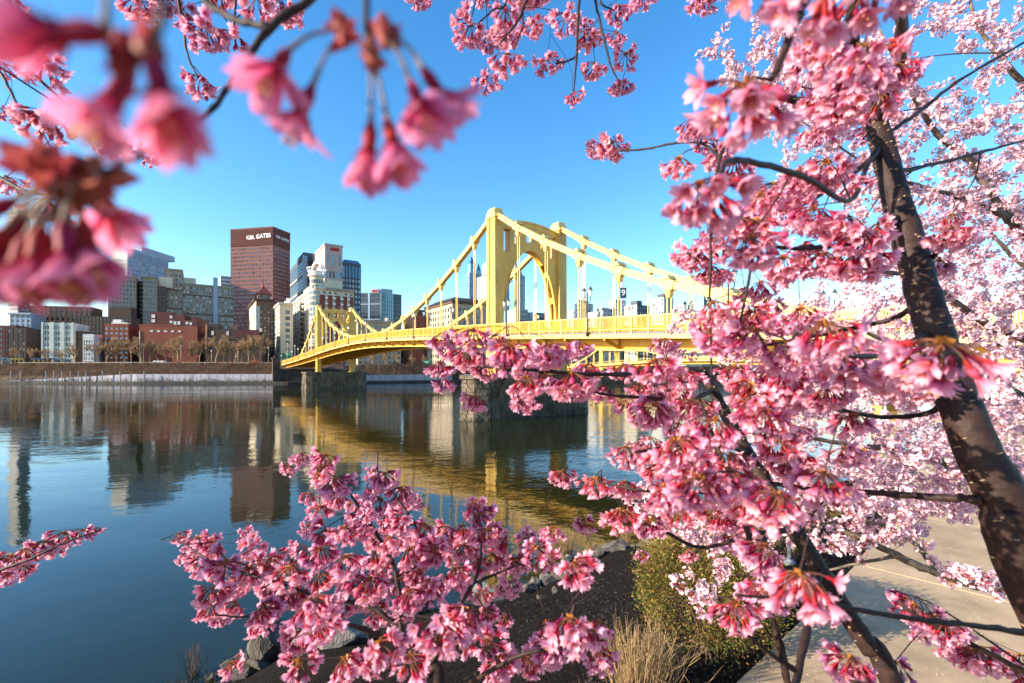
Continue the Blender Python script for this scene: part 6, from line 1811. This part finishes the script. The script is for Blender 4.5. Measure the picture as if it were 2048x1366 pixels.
# ================================================================== shrubs, rocks, weeds of the near bank
M_leaf1 = petal_mat("shrub_leaf", (0.15, 0.12, 0.025), (0.32, 0.25, 0.055), .25, .7, 1.25)
M_leaf2 = petal_mat("shrub_leaf_green", (0.07, 0.10, 0.02), (0.15, 0.18, 0.045), .25, .7, 1.25)
M_leaf3 = petal_mat("shrub_leaf_russet", (0.17, 0.08, 0.030), (0.30, 0.15, 0.055), .25, .7, 1.25)
M_stem = mat("shrub_stem", (0.13, 0.085, 0.055), .9)
def leaf_shrub(name, label, x, y, rx, rz_, h, n, seed, mix=(.55, .25, .2), z=None):
    r = np.random.default_rng(seed); z0 = ground_z(x, y) if z is None else z
    root = tag(empty(name, (x, y, z0)), label, "shrub")
    sm = MB()
    for k in range(26):
        a = r.random() * 6.28; e = r.uniform(.1, .9)
        p = Vector((math.cos(a) * rx * e * .9, math.sin(a) * rx * e * .9, h * (.45 + .4 * (1 - e * e))))
        sm.tube([(0, 0, -.05), (p.x * .25, p.y * .25, p.z * .5), p], [.016, .010, .004], 5, cap=False)
    for k in range(12):
        a = r.random() * 6.28; sm.tube([(0, 0, .12), (math.cos(a) * .12, math.sin(a) * .12, .02), (math.cos(a) * .28, math.sin(a) * .28, -.02)], [.014, .008, .003], 4, cap=False)
    sm.build("stem", M_stem, root, kind="stuff")
    # leaves: many small blades in clumps through the volume of a flattened dome
    V = []; F = []; M = []; G = []; R_ = []
    clumps = []
    for k in range(n // 26):
        a = r.random() * 6.28; q = math.sqrt(r.random()); zz = r.uniform(.28, 1.0)
        wid = rx * (1 - max(0, (zz - .62) / .38) ** 2 * .55) * (.72 + .28 * min(1, zz / .5)) * (1 + .10 * math.sin(a * 3 + seed) + .07 * math.sin(a * 7))
        if r.random() < .75: q = .82 + .2 * r.random()
        top = r.random() < .3
        if top: zz = 1.0 - .08 * r.random() - .18 * q * q; 
        clumps.append((wid * q * math.cos(a), wid * q * math.sin(a) * rz_, zz * h, int(r.choice(3, p=mix)), r.random()))
    for cx, cy, cz, mi_, rv in clumps:
        for k in range(26):
            p = np.array([cx, cy, cz]) + r.normal(size=3) * .05
            d = Vector(np.array([cx, cy, cz - h * .35]) * 1.2 + r.normal(size=3) * .35).normalized()
            l = r.uniform(.016, .034); w = l * .30
            E = frame_from(d, r.random() * 6.28); i = len(V)
            for q in ((0, 0, 0), (w, 0, l * .5), (0, w * .35, l), (-w, 0, l * .5)): V.append(p + E @ np.array(q))
            F += [(i, i + 1, i + 2), (i, i + 2, i + 3)]; mm = mi_ if r.random() < .8 else int(r.integers(0, 3)); M += [mm, mm]; G += [0, .6, 1, .6]; R_ += [r.random() * .6 + rv * .4] * 4
    link("foliage", TM(V, F, M, G, R_).mesh("foliage", [M_leaf1, M_leaf2, M_leaf3], smooth=False), root, kind="stuff")
    return root
leaf_shrub("evergreen_shrub", "rounded olive evergreen shrub with bare lower stems beside the concrete path", 1.83, 4.40, .60, .95, 1.04, 30000, 3)
leaf_shrub("evergreen_shrub", "second rounded shrub half hidden by pale blossom behind the olive one", 2.55, 6.35, .75, .95, 1.25, 20000, 4, (.6, .2, .2))
leaf_shrub("evergreen_shrub", "low brownish shrub farther along the bed under the pale cherry limbs", 4.6, 8.7, .8, .9, 1.0, 12000, 5, (.4, .15, .45))
leaf_shrub("evergreen_shrub", "distant dull shrub at the water side of the path bend", 7.6, 12.0, .9, .9, 1.1, 9000, 6, (.5, .2, .3))

M_straw = mat("dry_stem", (0.40, 0.27, 0.13), .9, .1, noise=(8, .35))
M_straw2 = mat("dry_stem_dark", (0.22, 0.13, 0.075), .9, .1)
def dry_shrub(x, y, h, n, label, seed, mats, cat="shrub", name="dry_shrub", spread=.35, rad=.0036, z=None):
    r = np.random.default_rng(seed); s = MB()
    for k in range(n):
        a = r.random() * 6.28; e = abs(r.normal()) * spread; l = h * r.uniform(.6, 1.05)
        b0 = np.array([math.cos(a), math.sin(a), 0]) * r.uniform(0, .12) * h * 1.6
        d = np.array([math.cos(a) * math.sin(e), math.sin(a) * math.sin(e), math.cos(e)]); m_ = int(r.random() < .35)
        p1 = b0 + d * l * .5 + r.normal(size=3) * .02; d2 = d + r.normal(size=3) * .12 + np.array([0, 0, .25]); d2 /= np.linalg.norm(d2); p2 = p1 + d2 * l * .5
        s.tube([b0, p1, p2], [rad, rad * .8, rad * .35], 4, m_, cap=False)
        for q in range(3):
            t = r.uniform(.2, .9); b1 = lerp(p1, p2, t); dd = d2 + r.normal(size=3) * .35; dd /= np.linalg.norm(dd)
            s.tube([b1, b1 + dd * l * r.uniform(.12, .3)], [rad * .55, rad * .25], 3, m_, cap=False)
    o = s.build(name, mats); o.location = (x, y, (ground_z(x, y) if z is None else z) - .02)
    return tag(o, label, cat)
dry_shrub(.96, 3.55, .66, 230, "dry straw coloured twiggy shrub below the olive evergreen", 1, [M_straw, M_straw2], spread=.30)
dry_shrub(1.22, 3.95, .40, 120, "smaller dry twiggy clump between the straw shrub and the olive evergreen", 2, [M_straw, M_straw2], spread=.35)
for k, (px, py, y, h, n, lab) in enumerate(((1100, 1128, 17.5, 1.1, 130, "tall tan grass tuft standing at the waterline left of the rocks"), (1135, 1110, 18.0, 1.2, 110, "tan grass tuft among rocks near the yellow reflection"), (1180, 1096, 19.0, .8, 70, "short dry grass tuft behind the pale rocks at the waterline"),
        (1010, 1180, 14.5, .8, 80, "dry grass tuft by the water behind the young cherry sprays"), (1250, 1090, 19.0, .9, 80, "dry grass tuft at the water right of the rocks"))):
    x = (px - 1024) / F_PX * y; dry_shrub(x, y, h, n, lab, 20 + k, [M_straw, M_straw2], "grass tuft", "grass_tuft", .18, .005)
M_weed = mat("dead_weed", (0.055, 0.038, 0.025), .95, .1)
for k, (px, py, y, h, n, lab) in enumerate(((385, 1330, 11.4, .75, 34, "dark dead weed stalks standing in the shallows at bottom left"), (350, 1366, 10.6, .5, 26, "small dead weed clump at the bottom edge left of the big rock"), (300, 1362, 10.6, .35, 20, "low dead weed clump nearest the left in the shallows"), (487, 1330, 11.2, .55, 16, "thin feathery weed just left of the pointed rock"), (420, 1350, 10.9, .5, 26, "dead weed clump between feathery weed and dark stalks"))):
    x = (px - 1024) / F_PX * y; dry_shrub(x, y, h, n, lab, 40 + k, [M_weed, M_straw2], "weed", "dead_weed", .30, .006, z=max(0.0, ground_z(x, y)))

M_rock = mat("river_rock", (0.085, 0.072, 0.06), .9, .2, noise=(2.2, .6), bump=(14, 1, .04), color2=(.22, .185, .15))
M_rock2 = mat("river_rock_pale", (0.15, 0.14, 0.125), .9, .2, noise=(2.2, .5), bump=(14, 1, .04), color2=(.28, .26, .23))
def rock_mesh(seed, m):
    r = np.random.default_rng(seed); bm = bmesh.new(); bmesh.ops.create_icosphere(bm, subdivisions=3, radius=1.0)
    pl = [(Vector(r.normal(size=3)).normalized(), r.uniform(.30, .72)) for _ in range(11)]
    for v in bm.verts:
        for n_, d in pl:
            q = v.co.dot(n_)
            if q > d: v.co -= n_ * (q - d) * .95
        v.co *= 1 + r.normal() * .018
        v.co.x *= 1.15; v.co.z *= .72
    me = bpy.data.meshes.new("rock"); bm.to_mesh(me); bm.free(); me.materials.append(m)
    me.polygons.foreach_set("use_smooth", [False] * len(me.polygons)); return me
RK = [rock_mesh(k, M_rock) for k in range(7)] + [rock_mesh(50 + k, M_rock2) for k in range(3)]
def rock(x, y, sz, k, label, group="rocks along the near waterline", zs=1.0, sink=.25, tilt=None):
    o = link("rock", RK[k % 10]); o.location = (x, y, max(-.1, ground_z(x, y)) + sz * (.5 - sink) * zs)
    o.rotation_euler = tilt or (rng.normal() * .3, rng.normal() * .3, rng.random() * 6.28); o.scale = (sz, sz * rng.uniform(.75, 1.1), sz * zs)
    return tag(o, label, "rock", group)
o = rock(-5.55, 10.9, .50, 2, "tall pointed grey rock standing at the water's edge by the weeds", None, 2.3, .1, (.1, -.18, .6)); 
for k, (px, py, y, sz, lab) in enumerate(((1192, 1112, 17.6, .42, "upright tan boulder at the top of the rock pile"), (1225, 1118, 17.0, .55, "broad tan boulder right of the upright one"), (1250, 1138, 15.8, .45, "grey boulder at the right end of the rock pile"), (1140, 1150, 15.5, .34, "pale slab below the dry grass tuft"), (985, 1215, 12.2, .42, "sunlit brown boulder half behind the young cherry sprays"), (1080, 1218, 10.5, .16, "small flat pale stone alone on the dark mulch"), (1108, 1190, 11.4, .14, "pale pebble sized stone on the mulch below the rocks"), (690, 1335, 9.8, .55, "big dark boulder beneath the pink sprays right of the pointed rock"), (600, 1345, 10.2, .5, "dark angular boulder touching the pointed rock"))):
    rock((px - 1024) / F_PX * y, y, sz, k + (7 if k in (3, 5, 6) else 0), lab)
r_ = np.random.default_rng(77); cnt = 0
while cnt < 280:
    t = r_.uniform(-3, 24); s_ = r_.normal() * .85 + 1.15
    if not (-.7 < s_ < 3.1): continue
    x, y = xy(s_ - wob(t) * .6, t); sz = r_.choice([.12, .18, .26, .36, .45], p=[.12, .25, .32, .22, .09]) * r_.uniform(.8, 1.2)
    pale = r_.random() < .28
    rock(x, y, sz, 7 + int(r_.integers(0, 3)) if pale else int(r_.integers(0, 7)), "angular pale stone lying among the waterline rocks" if pale else "angular grey brown stone lying among the waterline rocks", "pale stones along the near waterline" if pale else "rocks along the near waterline", r_.uniform(.7, 1.2))
    cnt += 1

# slender pale post on the water side of the path
p = Vector((4.32, 7.25, 0)); p.z = ground_z(p.x, p.y)
r = tag(empty("path_post", p), "slender pale blue grey metal post on the water side of the path", "post")
s = MB(); s.tube([(0, 0, 0), (0, 0, 3.1)], [.035, .030], 10); s.build("pole", mat("post_metal", (.55, .62, .66), .4, .5), r)
s = MB(); s.tube([(0, 0, 0), (0, 0, .05), (0, 0, .10)], [.09, .09, .04], 10); s.build("base", mat("post_base", (.3, .32, .33), .5), r)
s = MB(); s.tube([(0, 0, 3.1), (0, 0, 3.16), (0, 0, 3.2)], [.05, .05, .01], 10); s.build("cap", mat("post_cap", (.2, .2, .2), .5), r)

# fallen petals on the path and the mulch, too many to count
V = []; F = []
r_ = np.random.default_rng(5)
for _ in range(2600):
    y = 2.6 + 9 * r_.random() ** 1.5; x = (r_.random() * .9 + .15) * y
    s_, t_ = st(x, y)
    if s_ < 3.5: continue
    z = 5.036 if s_ > 11.3 else ground_z(x, y) + .035
    a = r_.random() * 6.28; l = r_.uniform(.005, .008); w = l * .7
    d = np.array([math.cos(a), math.sin(a), r_.normal() * .15]) * l; e = np.array([-math.sin(a), math.cos(a), r_.normal() * .15]) * w; c = np.array([x, y, z + .002])
    i = len(V); V += [c - d, c + e, c + d, c - e]; F += [(i, i + 1, i + 2), (i, i + 2, i + 3)]
tag(link("fallen_petals", TM(V, F, 0, np.full(len(V), .9), r_.random(len(V))).mesh("fallen_petals", [M_palep])), kind="stuff")
